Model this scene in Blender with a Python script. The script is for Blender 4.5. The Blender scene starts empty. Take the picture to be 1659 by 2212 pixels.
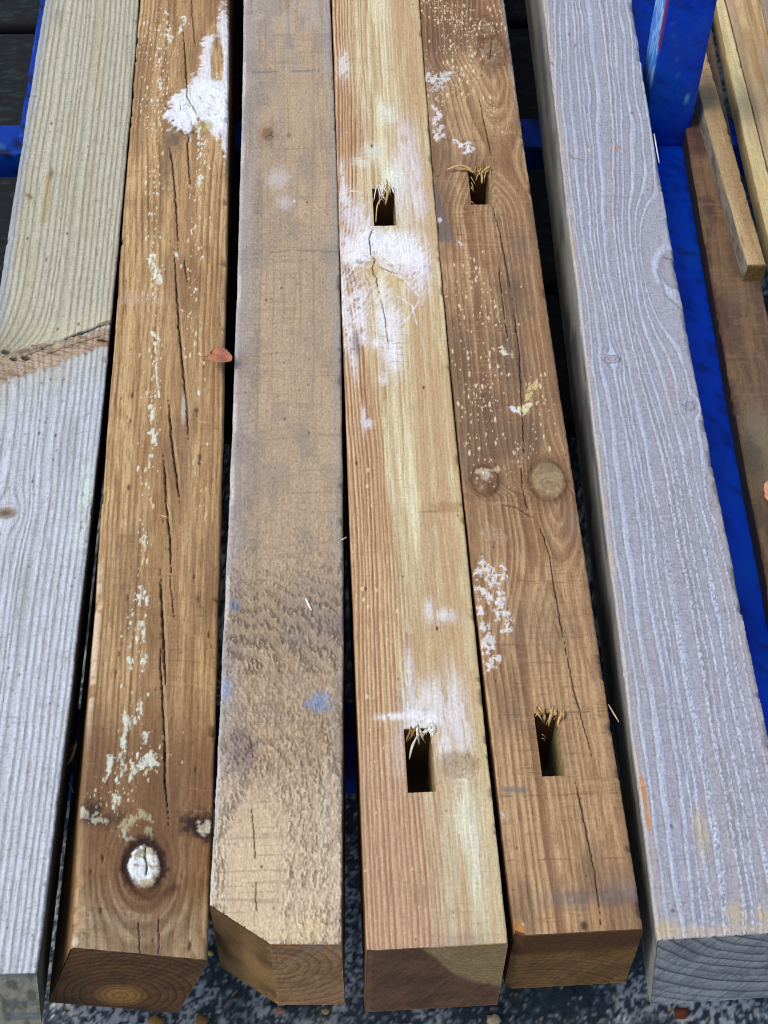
import bpy, math
import numpy as np

# ------------------------------------------------------------------ camera
scene = bpy.context.scene
PW, PH, FOC = 1659.0, 2212.0, 3400.0           # photograph measured on a 1659 x 2212 grid
CAMZ = 1.0733                                  # camera height above the tops of the posts
_vp = np.array([640. - PW/2, -(-3400. - PH/2), -FOC])
_vp /= np.linalg.norm(_vp)
_up = -np.array([780. - PW/2, -(3675. - PH/2), -FOC])
_up -= _vp*(_up@_vp); _up /= np.linalg.norm(_up)
RW = np.stack([np.cross(_vp, _up), _vp, _up])  # camera -> world
cam_d = bpy.data.cameras.new('camera')
cam = bpy.data.objects.new('camera', cam_d)
scene.collection.objects.link(cam)
from mathutils import Matrix
M4 = Matrix.Identity(4)
for i in range(3):
    for j in range(3):
        M4[i][j] = RW[i, j]
M4[2][3] = CAMZ
cam.matrix_world = M4
cam_d.sensor_fit = 'HORIZONTAL'
cam_d.sensor_width = 36.0
cam_d.lens = 36.0*FOC/PW
cam_d.clip_start = 0.02
cam_d.clip_end = 200.0
scene.camera = cam

# ------------------------------------------------------------------ daylight (bright overcast)
SUN_EL, SUN_AZ = math.radians(60), math.radians(-100)     # azimuth from +Y towards +X
world = bpy.data.worlds.new("World"); scene.world = world; world.use_nodes = True
wn = world.node_tree; bg = wn.nodes['Background']
sky = wn.nodes.new('ShaderNodeTexSky'); sky.sky_type = 'NISHITA'; sky.sun_disc = False
sky.sun_elevation = SUN_EL; sky.sun_rotation = SUN_AZ
sky.dust_density = 3.0; sky.air_density = 1.0; sky.ozone_density = 1.0
wn.links.new(sky.outputs[0], bg.inputs[0]); bg.inputs[1].default_value = 0.15
sl = bpy.data.lights.new('sun', 'SUN'); sl.energy = 1.15; sl.angle = math.radians(25); sl.color = (1.0, 0.96, 0.91)
so = bpy.data.objects.new('sun', sl); scene.collection.objects.link(so)
sd = np.array([math.sin(SUN_AZ)*math.cos(SUN_EL), math.cos(SUN_AZ)*math.cos(SUN_EL), math.sin(SUN_EL)])
from mathutils import Vector
so.rotation_euler = Vector(sd).to_track_quat('Z', 'Y').to_euler()
scene.view_settings.view_transform = 'Standard'
scene.view_settings.look = 'None'
scene.view_settings.exposure = 0.38
scene.view_settings.gamma = 1.0
scene.cycles.filter_width = 1.05

# ------------------------------------------------------------------ measuring helpers
def P(px, py, z=0.0):
    """point of the horizontal plane z that the photograph shows at (px, py)"""
    r = RW @ np.array([px - PW/2, -(py - PH/2), -FOC])
    t = (z - CAMZ)/r[2]
    return r[:2]*t

def lin(r, g, b):
    c = np.array([r, g, b], float)/255.0
    return np.where(c <= .04045, c/12.92, ((c + .055)/1.055)**2.4)
EV = np.array([0.90, 0.93, 1.02])*1.303              # brightness a level white surface gets in this light
def C(r, g, b):
    return np.clip(lin(r, g, b)/EV, 0.004, 0.88)

def S(a, b, x):
    t = np.clip((x - a)/(b - a), 0, 1)
    return t*t*(3 - 2*t)

def _h(ix, iy, seed):
    n = (ix.astype(np.int64)*374761393 + iy.astype(np.int64)*668265263 + seed*974634271) & 0xffffffff
    n = ((n ^ (n >> 13))*1274126177) & 0xffffffff
    n = ((n ^ (n >> 16))*2246822519) & 0xffffffff
    return ((n ^ (n >> 15)) & 0xffffff)/16777215.0

def vn(x, y, seed=0):
    x, y = np.broadcast_arrays(np.asarray(x, float), np.asarray(y, float))
    ix = np.floor(x); iy = np.floor(y); fx = x - ix; fy = y - iy
    fx = fx*fx*fx*(fx*(fx*6 - 15) + 10); fy = fy*fy*fy*(fy*(fy*6 - 15) + 10)
    a = _h(ix, iy, seed); b = _h(ix + 1, iy, seed); c = _h(ix, iy + 1, seed); d = _h(ix + 1, iy + 1, seed)
    return (a + (b - a)*fx)*(1 - fy) + (c + (d - c)*fx)*fy

def fbm(x, y, seed=0, o=4):
    s = 0.0; a = 1.0; t = 0.0
    for k in range(o):
        s = s + a*vn(x*(2.03**k) + 17.3*k, y*(2.03**k) - 9.1*k, seed + 31*k); t += a; a *= 0.5
    return s/t

def flecks(x, y, cx, cy, prob, seed, rmin=.2, rmax=.48, asp=1.0):
    """scattered soft-edged flecks, one at most per cell cx by cy (mm); prob 0..1 array"""
    gx = x/cx; gy = y/cy
    ix = np.floor(gx); iy = np.floor(gy); out = np.zeros(x.shape)
    for dx in (-1, 0, 1):
        for dy in (-1, 0, 1):
            jx = ix + dx; jy = iy + dy
            px = jx + .15 + .7*_h(jx, jy, seed); py = jy + .15 + .7*_h(jx, jy, seed + 1)
            r = rmin + (rmax - rmin)*_h(jx, jy, seed + 2)**2
            on = _h(jx, jy, seed + 3) < prob
            d = np.hypot((gx - px)*asp, gy - py)/r
            out = np.maximum(out, on*(1 - S(.6, 1.05, d)))
    return out

def worley(x, y, seed):
    ix = np.floor(x); iy = np.floor(y); f1 = np.full(x.shape, 9.0); idv = np.zeros(x.shape)
    for dx in (-1, 0, 1):
        for dy in (-1, 0, 1):
            jx = ix + dx; jy = iy + dy
            d = np.hypot(x - jx - _h(jx, jy, seed), y - jy - _h(jx, jy, seed + 1))
            m = d < f1; f1 = np.where(m, d, f1); idv = np.where(m, _h(jx, jy, seed + 2), idv)
    return f1, idv

def mixc(col, c, m):
    return col + (np.asarray(c) - col)*np.clip(m, 0, 1)[..., None]

# ------------------------------------------------------------------ objects
def link(o, parent=None):
    scene.collection.objects.link(o)
    if parent is not None: o.parent = parent
    return o
def tag(o, label=None, cat=None, group=None, kind=None):
    if label: o['label'] = label
    if cat: o['category'] = cat
    if group: o['group'] = group
    if kind: o['kind'] = kind
    return o
def thing(name, loc=(0, 0, 0), **k):
    o = bpy.data.objects.new(name, None); o.location = loc; o.empty_display_size = .05
    link(o); tag(o, **k); return o

def mesh_obj(name, verts, faces, mat, col=None, parent=None, smooth=True, loc=(0, 0, 0)):
    me = bpy.data.meshes.new(name)
    v = np.asarray(verts, np.float64).reshape(-1, 3)
    if isinstance(faces, np.ndarray):
        n, w = faces.shape
        me.vertices.add(len(v)); me.vertices.foreach_set('co', v.astype(np.float32).ravel())
        me.loops.add(n*w); me.loops.foreach_set('vertex_index', faces.astype(np.int32).ravel())
        me.polygons.add(n); me.polygons.foreach_set('loop_start', np.arange(0, n*w, w, dtype=np.int32))
        me.update(calc_edges=True)
    else:
        me.from_pydata([tuple(p) for p in v], [], faces)
    if smooth:
        me.polygons.foreach_set('use_smooth', np.ones(len(me.polygons), bool))
    if col is not None:
        a = me.color_attributes.new('wood', 'FLOAT_COLOR', 'POINT')
        c = np.ones((len(v), 4), np.float32); c[:, :3] = np.asarray(col).reshape(-1, 3)
        a.data.foreach_set('color', c.ravel())
    me.materials.append(mat)
    o = bpy.data.objects.new(name, me); o.location = loc
    link(o, parent)
    return o

def grid_faces(nr, nc, off=0, skip=None):
    i, j = np.meshgrid(np.arange(nr - 1), np.arange(nc - 1), indexing='ij')
    a = i*nc + j
    f = np.stack([a, a + 1, a + nc + 1, a + nc], -1)
    if skip is not None: f = f[~skip]
    return f.reshape(-1, 4) + off

# ------------------------------------------------------------------ materials (node based)
def node_mat(name):
    m = bpy.data.materials.new(name); m.use_nodes = True
    nt = m.node_tree; b = nt.nodes['Principled BSDF']
    return m, nt, b

def wood_mat(name, rough=.78, fibre=.16, bump=.25, stretch=(1500, 60, 1500), spec=.3):
    m, nt, b = node_mat(name); N = nt.nodes; L = nt.links
    at = N.new('ShaderNodeAttribute'); at.attribute_name = 'wood'
    tc = N.new('ShaderNodeTexCoord'); mp = N.new('ShaderNodeMapping')
    mp.inputs['Scale'].default_value = stretch
    L.new(tc.outputs['Object'], mp.inputs[0])
    nz = N.new('ShaderNodeTexNoise'); nz.inputs['Scale'].default_value = 1.0; nz.inputs['Detail'].default_value = 3
    L.new(mp.outputs[0], nz.inputs['Vector'])
    n2 = N.new('ShaderNodeTexNoise'); n2.inputs['Scale'].default_value = 420.0; n2.inputs['Detail'].default_value = 4
    L.new(tc.outputs['Object'], n2.inputs['Vector'])
    ad = N.new('ShaderNodeMath'); ad.operation = 'ADD'
    L.new(nz.outputs['Fac'], ad.inputs[0]); L.new(n2.outputs['Fac'], ad.inputs[1])
    mr = N.new('ShaderNodeMapRange')
    mr.inputs['From Min'].default_value = .6; mr.inputs['From Max'].default_value = 1.4
    mr.inputs['To Min'].default_value = 1 - fibre; mr.inputs['To Max'].default_value = 1 + fibre
    L.new(ad.outputs[0], mr.inputs[0])
    mx = N.new('ShaderNodeVectorMath'); mx.operation = 'SCALE'
    L.new(at.outputs['Color'], mx.inputs[0]); L.new(mr.outputs[0], mx.inputs['Scale'])
    L.new(mx.outputs[0], b.inputs['Base Color'])
    bp = N.new('ShaderNodeBump'); bp.inputs['Strength'].default_value = bump; bp.inputs['Distance'].default_value = .0006
    L.new(ad.outputs[0], bp.inputs['Height']); L.new(bp.outputs[0], b.inputs['Normal'])
    b.inputs['Roughness'].default_value = rough
    b.inputs['Specular IOR Level'].default_value = spec
    return m

WOOD = wood_mat('weathered_timber', fibre=.27, bump=.35)
WOODR = wood_mat('rough_timber', rough=.85, fibre=.26, bump=.55, stretch=(700, 260, 700))
ENDG = wood_mat('end_grain_timber', rough=.8, fibre=.2, bump=.3, stretch=(500, 500, 500))
PAINT = wood_mat('blue_paint', rough=.5, fibre=.14, bump=.08, stretch=(60, 60, 60), spec=.14)
ASPH = wood_mat('asphalt', rough=.85, fibre=.25, bump=.6, stretch=(300, 300, 300))

# ------------------------------------------------------------------ the ground: one sheet of old asphalt
GZ = -0.25
def build_ground():
    xs = np.concatenate([-np.geomspace(30, 1.25, 12), np.arange(-1.2, -.5, .005), np.arange(-.5, .5, .0022), np.arange(.5, 1.2, .005), np.geomspace(1.25, 30, 12)])
    ys = np.concatenate([-np.geomspace(30, .35, 12), np.arange(-.3, .37, .006), np.arange(.37, .80, .0024), np.arange(.80, 2.2, .006), np.geomspace(2.25, 60, 14)])
    X, Y = np.meshgrid(xs, ys)
    mx, my = X*1000, Y*1000
    w = 1.2*(fbm(mx/9, my/9, 5) - .5)
    f1, i1 = worley(mx/8.5 + w, my/8.5 + w, 11)
    f2, i2 = worley(mx/3.4, my/3.4, 41)
    col = np.zeros(X.shape + (3,)) + C(54, 65, 77)
    col = mixc(col, C(126, 142, 156), S(.45, .1, f1)*(i1 > .55)*.8)
    col = mixc(col, C(44, 54, 66), S(.4, .72, f1)*.8)
    f3, i3 = worley(mx/1.9, my/1.9, 61); col = mixc(col, C(58, 70, 84), (i3 < .35)*.7); col = mixc(col, C(150, 160, 168), (i3 > .86)*S(.5, .3, f3)*.7)
    col = mixc(col, C(168, 168, 156), S(.4, .2, f2)*(i2 > .9)*.9)
    col = mixc(col, C(245, 248, 245), S(.30, .12, f2)*(i2 > .97))
    col = mixc(col, C(205, 180, 120), S(.36, .15, f2)*(i2 < .022))
    f4, i4 = worley(mx/5.2, my/5.2, 71); col = mixc(col, C(176, 186, 192), S(.34, .26, f4 + .25*(fbm(mx/1.2, my/1.2, 72) - .5))*(i4 > .93)); col = mixc(col, C(22, 28, 36), S(.4, .3, f4)*(i4 < .09)*.8)
    left = S(.10, -.12, X)*.22 + S(.2, .3, X)*.10
    li = S(.52, .66, fbm(mx/34, my/34, 77, 5) + left*.6)*S(.46, .58, fbm(mx/3.2, my/3.2, 78, 5))
    col = mixc(col, C(200, 208, 216), li*.8)
    col = mixc(col, C(58, 78, 70), S(.6, .7, fbm(mx/40, my/40, 91))*.35)
    near = S(1.3, 1.1, np.abs(X))*S(-.35, -.2, Y)*S(2.3, 2.1, Y); col = col.mean((0, 1)) + (col - col.mean((0, 1)))*near[..., None]
    h = near*(1.6*S(.6, .0, f1)*(.4 + .6*i1) + .7*S(.5, 0, f2)*i2 + 5*(fbm(mx/90, my/90, 3) - .5))*.001
    V = np.stack([X, Y, GZ + h], -1)
    o = mesh_obj('ground', V, grid_faces(*X.shape), ASPH, col)
    tag(o, kind='structure')
build_ground()

# ------------------------------------------------------------------ painted steel stillage
BLUE = lin(0, 62, 192); BLUE_T = lin(8, 100, 175)
def steel_box(name, lo, hi, parent, colf, step=.006, r=.004, label=None):
    """rectangular tube with rounded long edges; colf(X, Y, Z, nx, nz) paints it"""
    lo = np.array(lo, float); hi = np.array(hi, float); ext = hi - lo
    ax = int(np.argmax(ext)); o1, o2 = [k for k in range(3) if k != ax]
    ring = []
    def side(n): return np.linspace(r, n - r, max(4, int(n/step)))
    a, b = ext[o1], ext[o2]
    arc = [(1 - math.cos(t), 1 - math.sin(t)) for t in np.linspace(0, math.pi/2, 4)]
    for t in side(a): ring.append((t, 0.0))
    for k in (1, 2): th = k*math.pi/6; ring.append((a - r + r*math.sin(th), r - r*math.cos(th)))
    for t in side(b): ring.append((a, t))
    for k in (1, 2): th = k*math.pi/6; ring.append((a - r + r*math.cos(th), b - r + r*math.sin(th)))
    for t in side(a)[::-1]: ring.append((t, b))
    for k in (1, 2): th = k*math.pi/6; ring.append((r - r*math.sin(th), b - r + r*math.cos(th)))
    for t in side(b)[::-1]: ring.append((0.0, t))
    for k in (1, 2): th = k*math.pi/6; ring.append((r - r*math.cos(th), r - r*math.sin(th)))
    ring = np.array(ring); n = len(ring)
    L = np.linspace(0, ext[ax], max(6, int(ext[ax]/step)))
    V = np.zeros((len(L), n + 1, 3))
    rr = np.vstack([ring, ring[:1]])
    V[..., ax] = L[:, None]; V[..., o1] = rr[None, :, 0]; V[..., o2] = rr[None, :, 1]
    V += lo
    f = grid_faces(len(L), n + 1)
    if ax != 1: pass
    col = colf(V[..., 0], V[..., 1], V[..., 2], rr[None, :, 0]/a + 0*V[..., 0], rr[None, :, 1]/b + 0*V[..., 0])
    V2 = V.reshape(-1, 3); faces = [tuple(q) for q in f]
    faces.append(tuple(range(n))); faces.append(tuple(range((len(L) - 1)*(n + 1), (len(L) - 1)*(n + 1) + n))[::-1])
    o = mesh_obj(name, V2, faces, PAINT, col, parent)
    if label: o['label'] = label
    import bmesh
    bm = bmesh.new(); bm.from_mesh(o.data); bmesh.ops.recalc_face_normals(bm, faces=bm.faces); bm.to_mesh(o.data); bm.free()
    return o

RZ = -0.107                                     # the posts lie on this level
def build_rack():
    u0 = P(1383, 313, RZ); u1 = P(1486, 313, RZ)
    root = thing('steel_rack', (0, 0, GZ), label='blue painted steel rack with an upright and rails under the timber posts', cat='rack')
    def paint(seed, teal=0.0, chips=.5, shade=0.0):
        def f(X, Y, Z, nx, nz):
            mx, my, mz = X*1000, Y*1000, Z*1000
            q = fbm((mx + mz)/60, (my + mz)/60, seed)
            col = np.zeros(X.shape + (3,)) + BLUE
            col = mixc(col, BLUE_T, S(.45, .8, q)*.35 + teal)
            col = mixc(col, lin(6, 18, 90), S(.55, .75, fbm((mx + mz)/18, (my + mz)/30, seed + 3))*.3)
            e = np.minimum(np.minimum(nx, 1 - nx), np.minimum(nz, 1 - nz))
            edge = np.minimum(nx, 1 - nx) + np.minimum(nz, 1 - nz)
            ch = S(.60, .66, fbm((mx + mz)/5, (my + mz)/9, seed + 5) + .16*S(.16, .0, edge) - .03)
            col = mixc(col, lin(14, 24, 44), ch*chips)
            sc = flecks(mx + mz, my + mz*.7, 22, 30, .30, seed + 9, .03, .09)
            return mixc(mixc(col, lin(70, 130, 190), sc*.8), lin(4, 16, 60), shade*(.7 + .3*q))  # last mix darkens the blue to stand in for shade on the bars
        return f
    def loc(lo, hi): return (np.array(lo) - [0, 0, GZ], np.array(hi) - [0, 0, GZ])
    # right rail, slightly askew like the photograph: built along Y then turned
    xr = P(1479, 316, RZ)[0]
    y0, y1 = u0[1], u0[1] + .05
    a, b = loc((xr - .058, .628, RZ - .05), (xr, 2.4, RZ - .002))
    rl = steel_box('rail', a, b, root, paint(3), step=.007)
    rl.location = (0, 0, 0)
    ang = math.atan2(.015, .56); rl.rotation_euler.z = -ang
    piv = np.array([xr, 1.40]); c, s = math.cos(-ang), math.sin(-ang)
    rl.location.x = piv[0] - (c*piv[0] - s*piv[1]); rl.location.y = piv[1] - (s*piv[0] + c*piv[1])
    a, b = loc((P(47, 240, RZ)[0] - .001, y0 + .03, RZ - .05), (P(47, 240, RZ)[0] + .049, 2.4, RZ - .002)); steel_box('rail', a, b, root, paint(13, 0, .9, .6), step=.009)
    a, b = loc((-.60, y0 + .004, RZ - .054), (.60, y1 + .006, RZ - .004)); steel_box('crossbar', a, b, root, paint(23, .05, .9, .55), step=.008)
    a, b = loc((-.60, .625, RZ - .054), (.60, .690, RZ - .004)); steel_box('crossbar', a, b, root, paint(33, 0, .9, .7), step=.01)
    for sx in (-.335, .36):                       # feet on the ground
        for yy in (.66, 1.46):
            a, b = loc((sx - .02, yy - .02, GZ), (sx + .02, yy + .02, RZ - .052)); steel_box('foot', a, b, root, paint(43), step=.02)
    def upr(X, Y, Z, nx, nz):
        col = paint(53, 0, .3)(X, Y, Z, nx, nz)
        mz = Z*1000; my = Y*1000; mx = X*1000
        lf = S(.03, .0, nx)                       # scraped left face
        zz = Z + GZ
        scr = lf*S(-.035, -.012, zz + .03*(fbm(my/8, mz/30, 5) - .5))
        col = mixc(col, lin(64, 128, 206), scr*.85)
        col = mixc(col, lin(150, 190, 230), scr*S(.52, .6, fbm(my/2.2, mz/26, 8))*.8)
        ru = S(.0, .015, nx)*S(.075, .03, nx)*S(.44, .54, fbm(mz/14, my/14, 12))*S(.012, .03, zz)*(nz < .06)
        col = mixc(col, lin(120, 44, 34), ru)
        vert = S(.55, .7, fbm(mx/5, mz/160, 61))*(nz < .05)
        col = mixc(col, lin(28, 70, 160), vert*.35)
        return col
    up0 = upr
    def xz(px, py):
        r = RW @ np.array([px - PW/2, -(py - PH/2), -FOC]); t = y0/r[1]; return np.array([r[0]*t, CAMZ + r[2]*t - GZ])
    def upr(X, Y, Z, nx, nz):
        col = up0(X, Y, Z, nx, nz)
        for A, B, w, c, al in ((xz(1485, 206), xz(1479, 222), .0016, (120, 176, 216), .9), (xz(1463, 121), xz(1464, 192), .0009, (60, 110, 190), .6), (xz(1455, 60), xz(1460, 100), .0008, (50, 96, 180), .5), (xz(1456, 52), xz(1458, 54), .0014, (80, 140, 210), .7)):
            d = B - A; t = np.clip(((X - A[0])*d[0] + (Z - A[1])*d[1])/(d@d), 0, 1)
            col = mixc(col, lin(*c), S(w*1.3, w*.5, np.hypot(X - A[0] - t*d[0], Z - A[1] - t*d[1]))*(nz < .05)*al)
        return mixc(col, lin(52, 74, 128), S(.5, .75, fbm(X*30, Z*9, 66))*.16)
    a, b = loc((u0[0], y0, RZ - .002), (u1[0], y0 + .05, .62))
    up = steel_box('upright', a, b, root, upr, step=.004, r=.004)
    # light chip of bared paint on the upright
    return u0, u1
U0, U1 = build_rack()
def slat(y0, y1, label, seed, x1=.335):
    xs = np.linspace(-.72, x1, 260); ys = np.linspace(y0, y1, 60); X, Y = np.meshgrid(xs, ys); mx, my = X*1000, Y*1000
    h = .0012*(fbm(mx/60, my/3, seed) - .5) - .004*(S(.006, 0, Y - y0) + S(.006, 0, y1 - Y))
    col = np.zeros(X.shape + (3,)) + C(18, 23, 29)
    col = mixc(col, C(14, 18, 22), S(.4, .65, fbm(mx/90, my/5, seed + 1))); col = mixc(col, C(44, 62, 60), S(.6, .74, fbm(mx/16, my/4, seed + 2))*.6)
    T = np.stack([X, Y, RZ - .016 + h], -1); n = len(xs); m = len(ys)
    rim = np.concatenate([np.arange(n), np.arange(1, m)*n + n - 1, (m - 1)*n + np.arange(n - 2, -1, -1), np.arange(m - 2, 0, -1)*n])
    V = T.reshape(-1, 3); lo = V[rim].copy(); lo[:, 2] = RZ - .04; q = np.arange(len(rim)); q2 = (q + 1) % len(rim); b = n*m
    f = [tuple(i) for i in grid_faces(m, n)] + [(rim[j], b + j, b + k, rim[k]) for j, k in zip(q, q2)] + [tuple((b + q)[::-1])]
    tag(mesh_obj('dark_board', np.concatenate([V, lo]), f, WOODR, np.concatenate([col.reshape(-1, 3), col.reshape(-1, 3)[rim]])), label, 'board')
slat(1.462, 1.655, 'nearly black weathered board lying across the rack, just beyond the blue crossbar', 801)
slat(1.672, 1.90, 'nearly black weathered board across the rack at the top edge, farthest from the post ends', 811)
slat(1.205, 1.392, 'nearly black board added to darken the gaps, just in front of the blue crossbar', 821)  # added so the gaps in front of the crossbar look black
slat(1.01, 1.192, 'nearly black board added to darken the gap beside the grey ridged post', 831)  # also added; its black stands in for shade between the posts

# ------------------------------------------------------------------ timber builder
PY0 = np.linspace(2000, -45, 1200)
YROW = np.array([P(829, p)[1] for p in PY0])
SROW = (YROW - YROW[0])/(YROW[-1] - YROW[0])
YFAR = 1.575

class Face:
    """top face of a piece of timber: sample grid in millimetres with colour and height layers"""
    def conv(self, px, py):
        z = 0.0
        for _ in range(4):
            x, y = P(px, py, z)
            xl, xr = self.xl(y), self.xr(y); u = (x - xl)/(xr - xl)
            z = self.zl(y) + (self.zr(y) - self.zl(y))*u
        return np.array([u*self.W, y*1000])
    def pts(self, L): return np.array([self.conv(*p[:2]) for p in L])
    def dist(self, L, sy=1.0, wx=0.0):
        """distance in mm to a line through picture points"""
        Q = self.pts(L); X = self.X + wx; Y = self.Y; best = np.full(X.shape, 1e9); tt = np.zeros(X.shape)
        n = len(Q) - 1
        for k in range(n):
            a, b = Q[k], Q[k + 1]; d = (b - a)*[1, sy]; L2 = d@d + 1e-9
            ex = X - a[0]; ey = (Y - a[1])*sy
            t = np.clip((ex*d[0] + ey*d[1])/L2, 0, 1)
            q = np.hypot(ex - t*d[0], ey - t*d[1]); m = q < best
            best = np.where(m, q, best); tt = np.where(m, (k + t)/n, tt)
        return best, tt
    def ell(self, px, py, rx, ry, rot=0.0):
        """normalised distance to an ellipse with radii in mm"""
        c = self.conv(px, py); dx = self.X - c[0]; dy = self.Y - c[1]
        a = P(px - 10, py); b = P(px + 10, py); e = P(px, py - 10); f = P(px, py + 10)
        ry = ry*abs(e[1] - f[1])/abs(b[0] - a[0])      # radii are as seen, so undo the foreshortening
        cr, sr = math.cos(rot), math.sin(rot)
        return np.hypot((dx*cr + dy*sr)/rx, (-dx*sr + dy*cr)/ry)
    def flow(self, g, px, py, r, st=2.0):
        """bend grain lines round a knot"""
        c = self.conv(px, py); dx = self.X - c[0]; dy = (self.Y - c[1])/st
        q = np.maximum(dx*dx + dy*dy, r*r)
        return g - dx*(r*r/q)
    def paint(self, c, m): self.col = mixc(self.col, c, m)
    def crack(self, L, w=1.0, deep=5.0, jit=.5, seed=1):
        d, t = self.dist(L, wx=jit*(fbm(self.Y/6, self.Y*0, seed) - .5)*2)
        w = max(w*.43, .45); deep = deep*.6
        ww = w*(.75 + .5*fbm(self.Y/14, self.Y*0, seed + 5))*np.clip(np.minimum(t, 1 - t)*6, .15, 1)
        m = 1 - S(ww*.55, ww*1.15, d)
        self.h = self.h - deep*m
        self.paint(self.inner, m*.9)
        self.paint(self.inner, (1 - S(0, ww*3.2, d))*.25)
    def py(self, p): return self.conv(829, p)[1]

def line_fn(L, deg):
    q = np.array([np.append(P(p[0], p[1], p[2] if len(p) > 2 else 0.0), p[2] if len(p) > 2 else 0.0) for p in L])
    cx = np.polyfit(q[:, 1], q[:, 0], deg)
    lo, hi = q[:, 1].min(), max(1.5, q[:, 1].max())
    slope = np.polyval(np.polyder(cx), hi)
    def fx(y):
        y = np.asarray(y, float); c = np.clip(y, lo - .02, hi)
        return np.polyval(cx, c) + (y - c)*0.6*slope
    o = np.argsort(q[:, 1]); zy, zz = q[o, 1], q[o, 2]
    def fz(y): return np.interp(y, zy, zz)
    return fx, fz

def build_timber(name, label, cat, left, right, deg, yend, depth, down, top, side, end, nT=128, rows=None,
                 holes=(), W=100.0, arris=2.0, tilt=0.0, mat=None, group=None, far=2.35, wob=.55, seed=1, nS=9, yfar=None,
                 ragged=.0):
    F = Face(); F.W = W
    F.xl, F.zl = line_fn(left, deg); F.xr, F.zr = line_fn(right, deg)
    yf = yfar or YFAR
    s = SROW.copy() if rows is None else np.linspace(0, 1, rows)
    u = np.linspace(0, 1, nT)
    # holes: snap grid lines to their sides
    H = []
    for (l, r_, t, b) in holes:
        a = F.conv(l, b); c = F.conv(r_, b); tt = F.conv(l, t)
        u0, u1 = a[0]/W, c[0]/W; ye = yend(np.array([(u0 + u1)/2]))[0]
        v0 = (a[1]/1000 - ye)/(yf - ye); v1 = (tt[1]/1000 - ye)/(yf - ye)
        i0, i1 = np.argmin(abs(u - u0)), np.argmin(abs(u - u1)); u[i0] = u0; u[i1] = u1
        j0, j1 = np.argmin(abs(s - v0)), np.argmin(abs(s - v1)); s[j0] = v0; s[j1] = v1
        H.append((i0, i1, j0, j1))
    ye = yend(u)
    Yw = ye[None, :] + (yf - ye[None, :])*s[:, None]
    nr = len(s)
    xl, xr, zl, zr = F.xl(Yw), F.xr(Yw), F.zl(Yw), F.zr(Yw)
    Xw = xl + (xr - xl)*u[None, :]; Zw = zl + (zr - zl)*u[None, :]
    F.X = np.broadcast_to(u[None, :]*W, Yw.shape).copy(); F.Y = Yw*1000
    F.col = np.zeros(Yw.shape + (3,)); F.h = np.zeros(Yw.shape); F.inner = C(45, 30, 18)
    top(F)
    e = np.minimum(F.X, W - F.X) + .8*(fbm(F.Y/9, F.X*0, seed + 7) - .5)
    ar = arris*(.45 + 1.0*fbm(F.Y/60, F.X*0, seed + 9) + 2.2*S(.66, .8, fbm(F.Y/16, np.sign(F.X - W/2)*7, seed + 11)))
    k = np.clip(ar - e, 0, ar*.98)
    F.h -= ar - np.sqrt(np.maximum(ar*ar - k*k, 0))
    if tilt or ragged:
        pass
    # wobble of the long edges
    edgew = (fbm(Yw*1000/45, np.zeros_like(Yw), seed + 20) - .5)*wob*2 + ragged*(fbm(Yw*1000/2.2, np.zeros_like(Yw), seed + 21, 2) - .5)
    Xw = Xw + edgew*.001*np.where(u[None, :] > .5, S(.8, 1, u[None, :]), -S(.2, 0, u[None, :]))
    T = np.stack([Xw, Yw, Zw + F.h*.001], -1)
    # sides: fall from the top edge to the bottom corner along "down"
    dn = np.linspace(0, 1, nS)**1.6
    def sides(col_i, sgn):
        y = Yw[:, col_i]; dx, dz = down(y)
        top_p = T[:, col_i, :]
        D = dn[1:]*depth
        V = np.zeros((nr, nS - 1, 3))
        V[..., 0] = top_p[:, None, 0] + dx[:, None]*D[None, :] + sgn*.0004*S(0, .004, D)[None, :]
        V[..., 1] = top_p[:, None, 1] - tilt*(D[None, :]/depth)*(1 - s[:, None])
        z_nom = Zw[:, col_i]
        V[..., 2] = np.minimum(z_nom[:, None] + dz[:, None]*D[None, :], top_p[:, None, 2] - .0004*(1 + np.arange(nS - 1))[None, :])
        cc = side(V[..., 1]*1000, np.broadcast_to(D[None, :]*1000, (nr, nS - 1)), sgn)
        return V, cc
    VL, CL = sides(0, -1); VR, CR = sides(nT - 1, 1)
    V = np.concatenate([VL[:, ::-1], T, VR], 1); Ccol = np.concatenate([CL[:, ::-1], F.col, CR], 1)
    nc = V.shape[1]
    skip = np.zeros((nr - 1, nc - 1), bool)
    for (i0, i1, j0, j1) in H: skip[j0:j1, nS - 1 + i0:nS - 1 + i1] = True
    faces = [grid_faces(nr, nc, 0, skip)]
    verts = [V.reshape(-1, 3)]; cols = [Ccol.reshape(-1, 3)]; cnt = nr*nc
    # hidden far end: one more row
    ex = V[-1].copy(); ex[:, 1] = far; dd = (far - yf)
    ex[:, 0] += dd*(V[-1, :, 0] - V[-40, :, 0])/(V[-1, :, 1] - V[-40, :, 1])*.6
    verts.append(ex); cols.append(Ccol[-1]); base = (nr - 1)*nc
    a = np.arange(nc - 1)
    faces.append(np.stack([base + a, base + a + 1, cnt + a + 1, cnt + a], -1)); cnt += nc
    # bottom: strips with openings under the through holes
    jr = sorted(set([0, nr - 1] + [j for h in H for j in h[2:4]]))
    bl = V[:, 0]; br = V[:, -1]
    bcols = sorted(set([0.0, 1.0] + [u[i] for h in H for i in h[:2]]))
    bv = np.array([[bl[j] + (br[j] - bl[j])*q for q in bcols] for j in jr])
    nb = len(bcols); bi0 = cnt
    verts.append(bv.reshape(-1, 3)); cols.append(np.tile(C(70, 52, 36), (bv.size//3, 1))); cnt += bv.size//3
    bf = []
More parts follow.
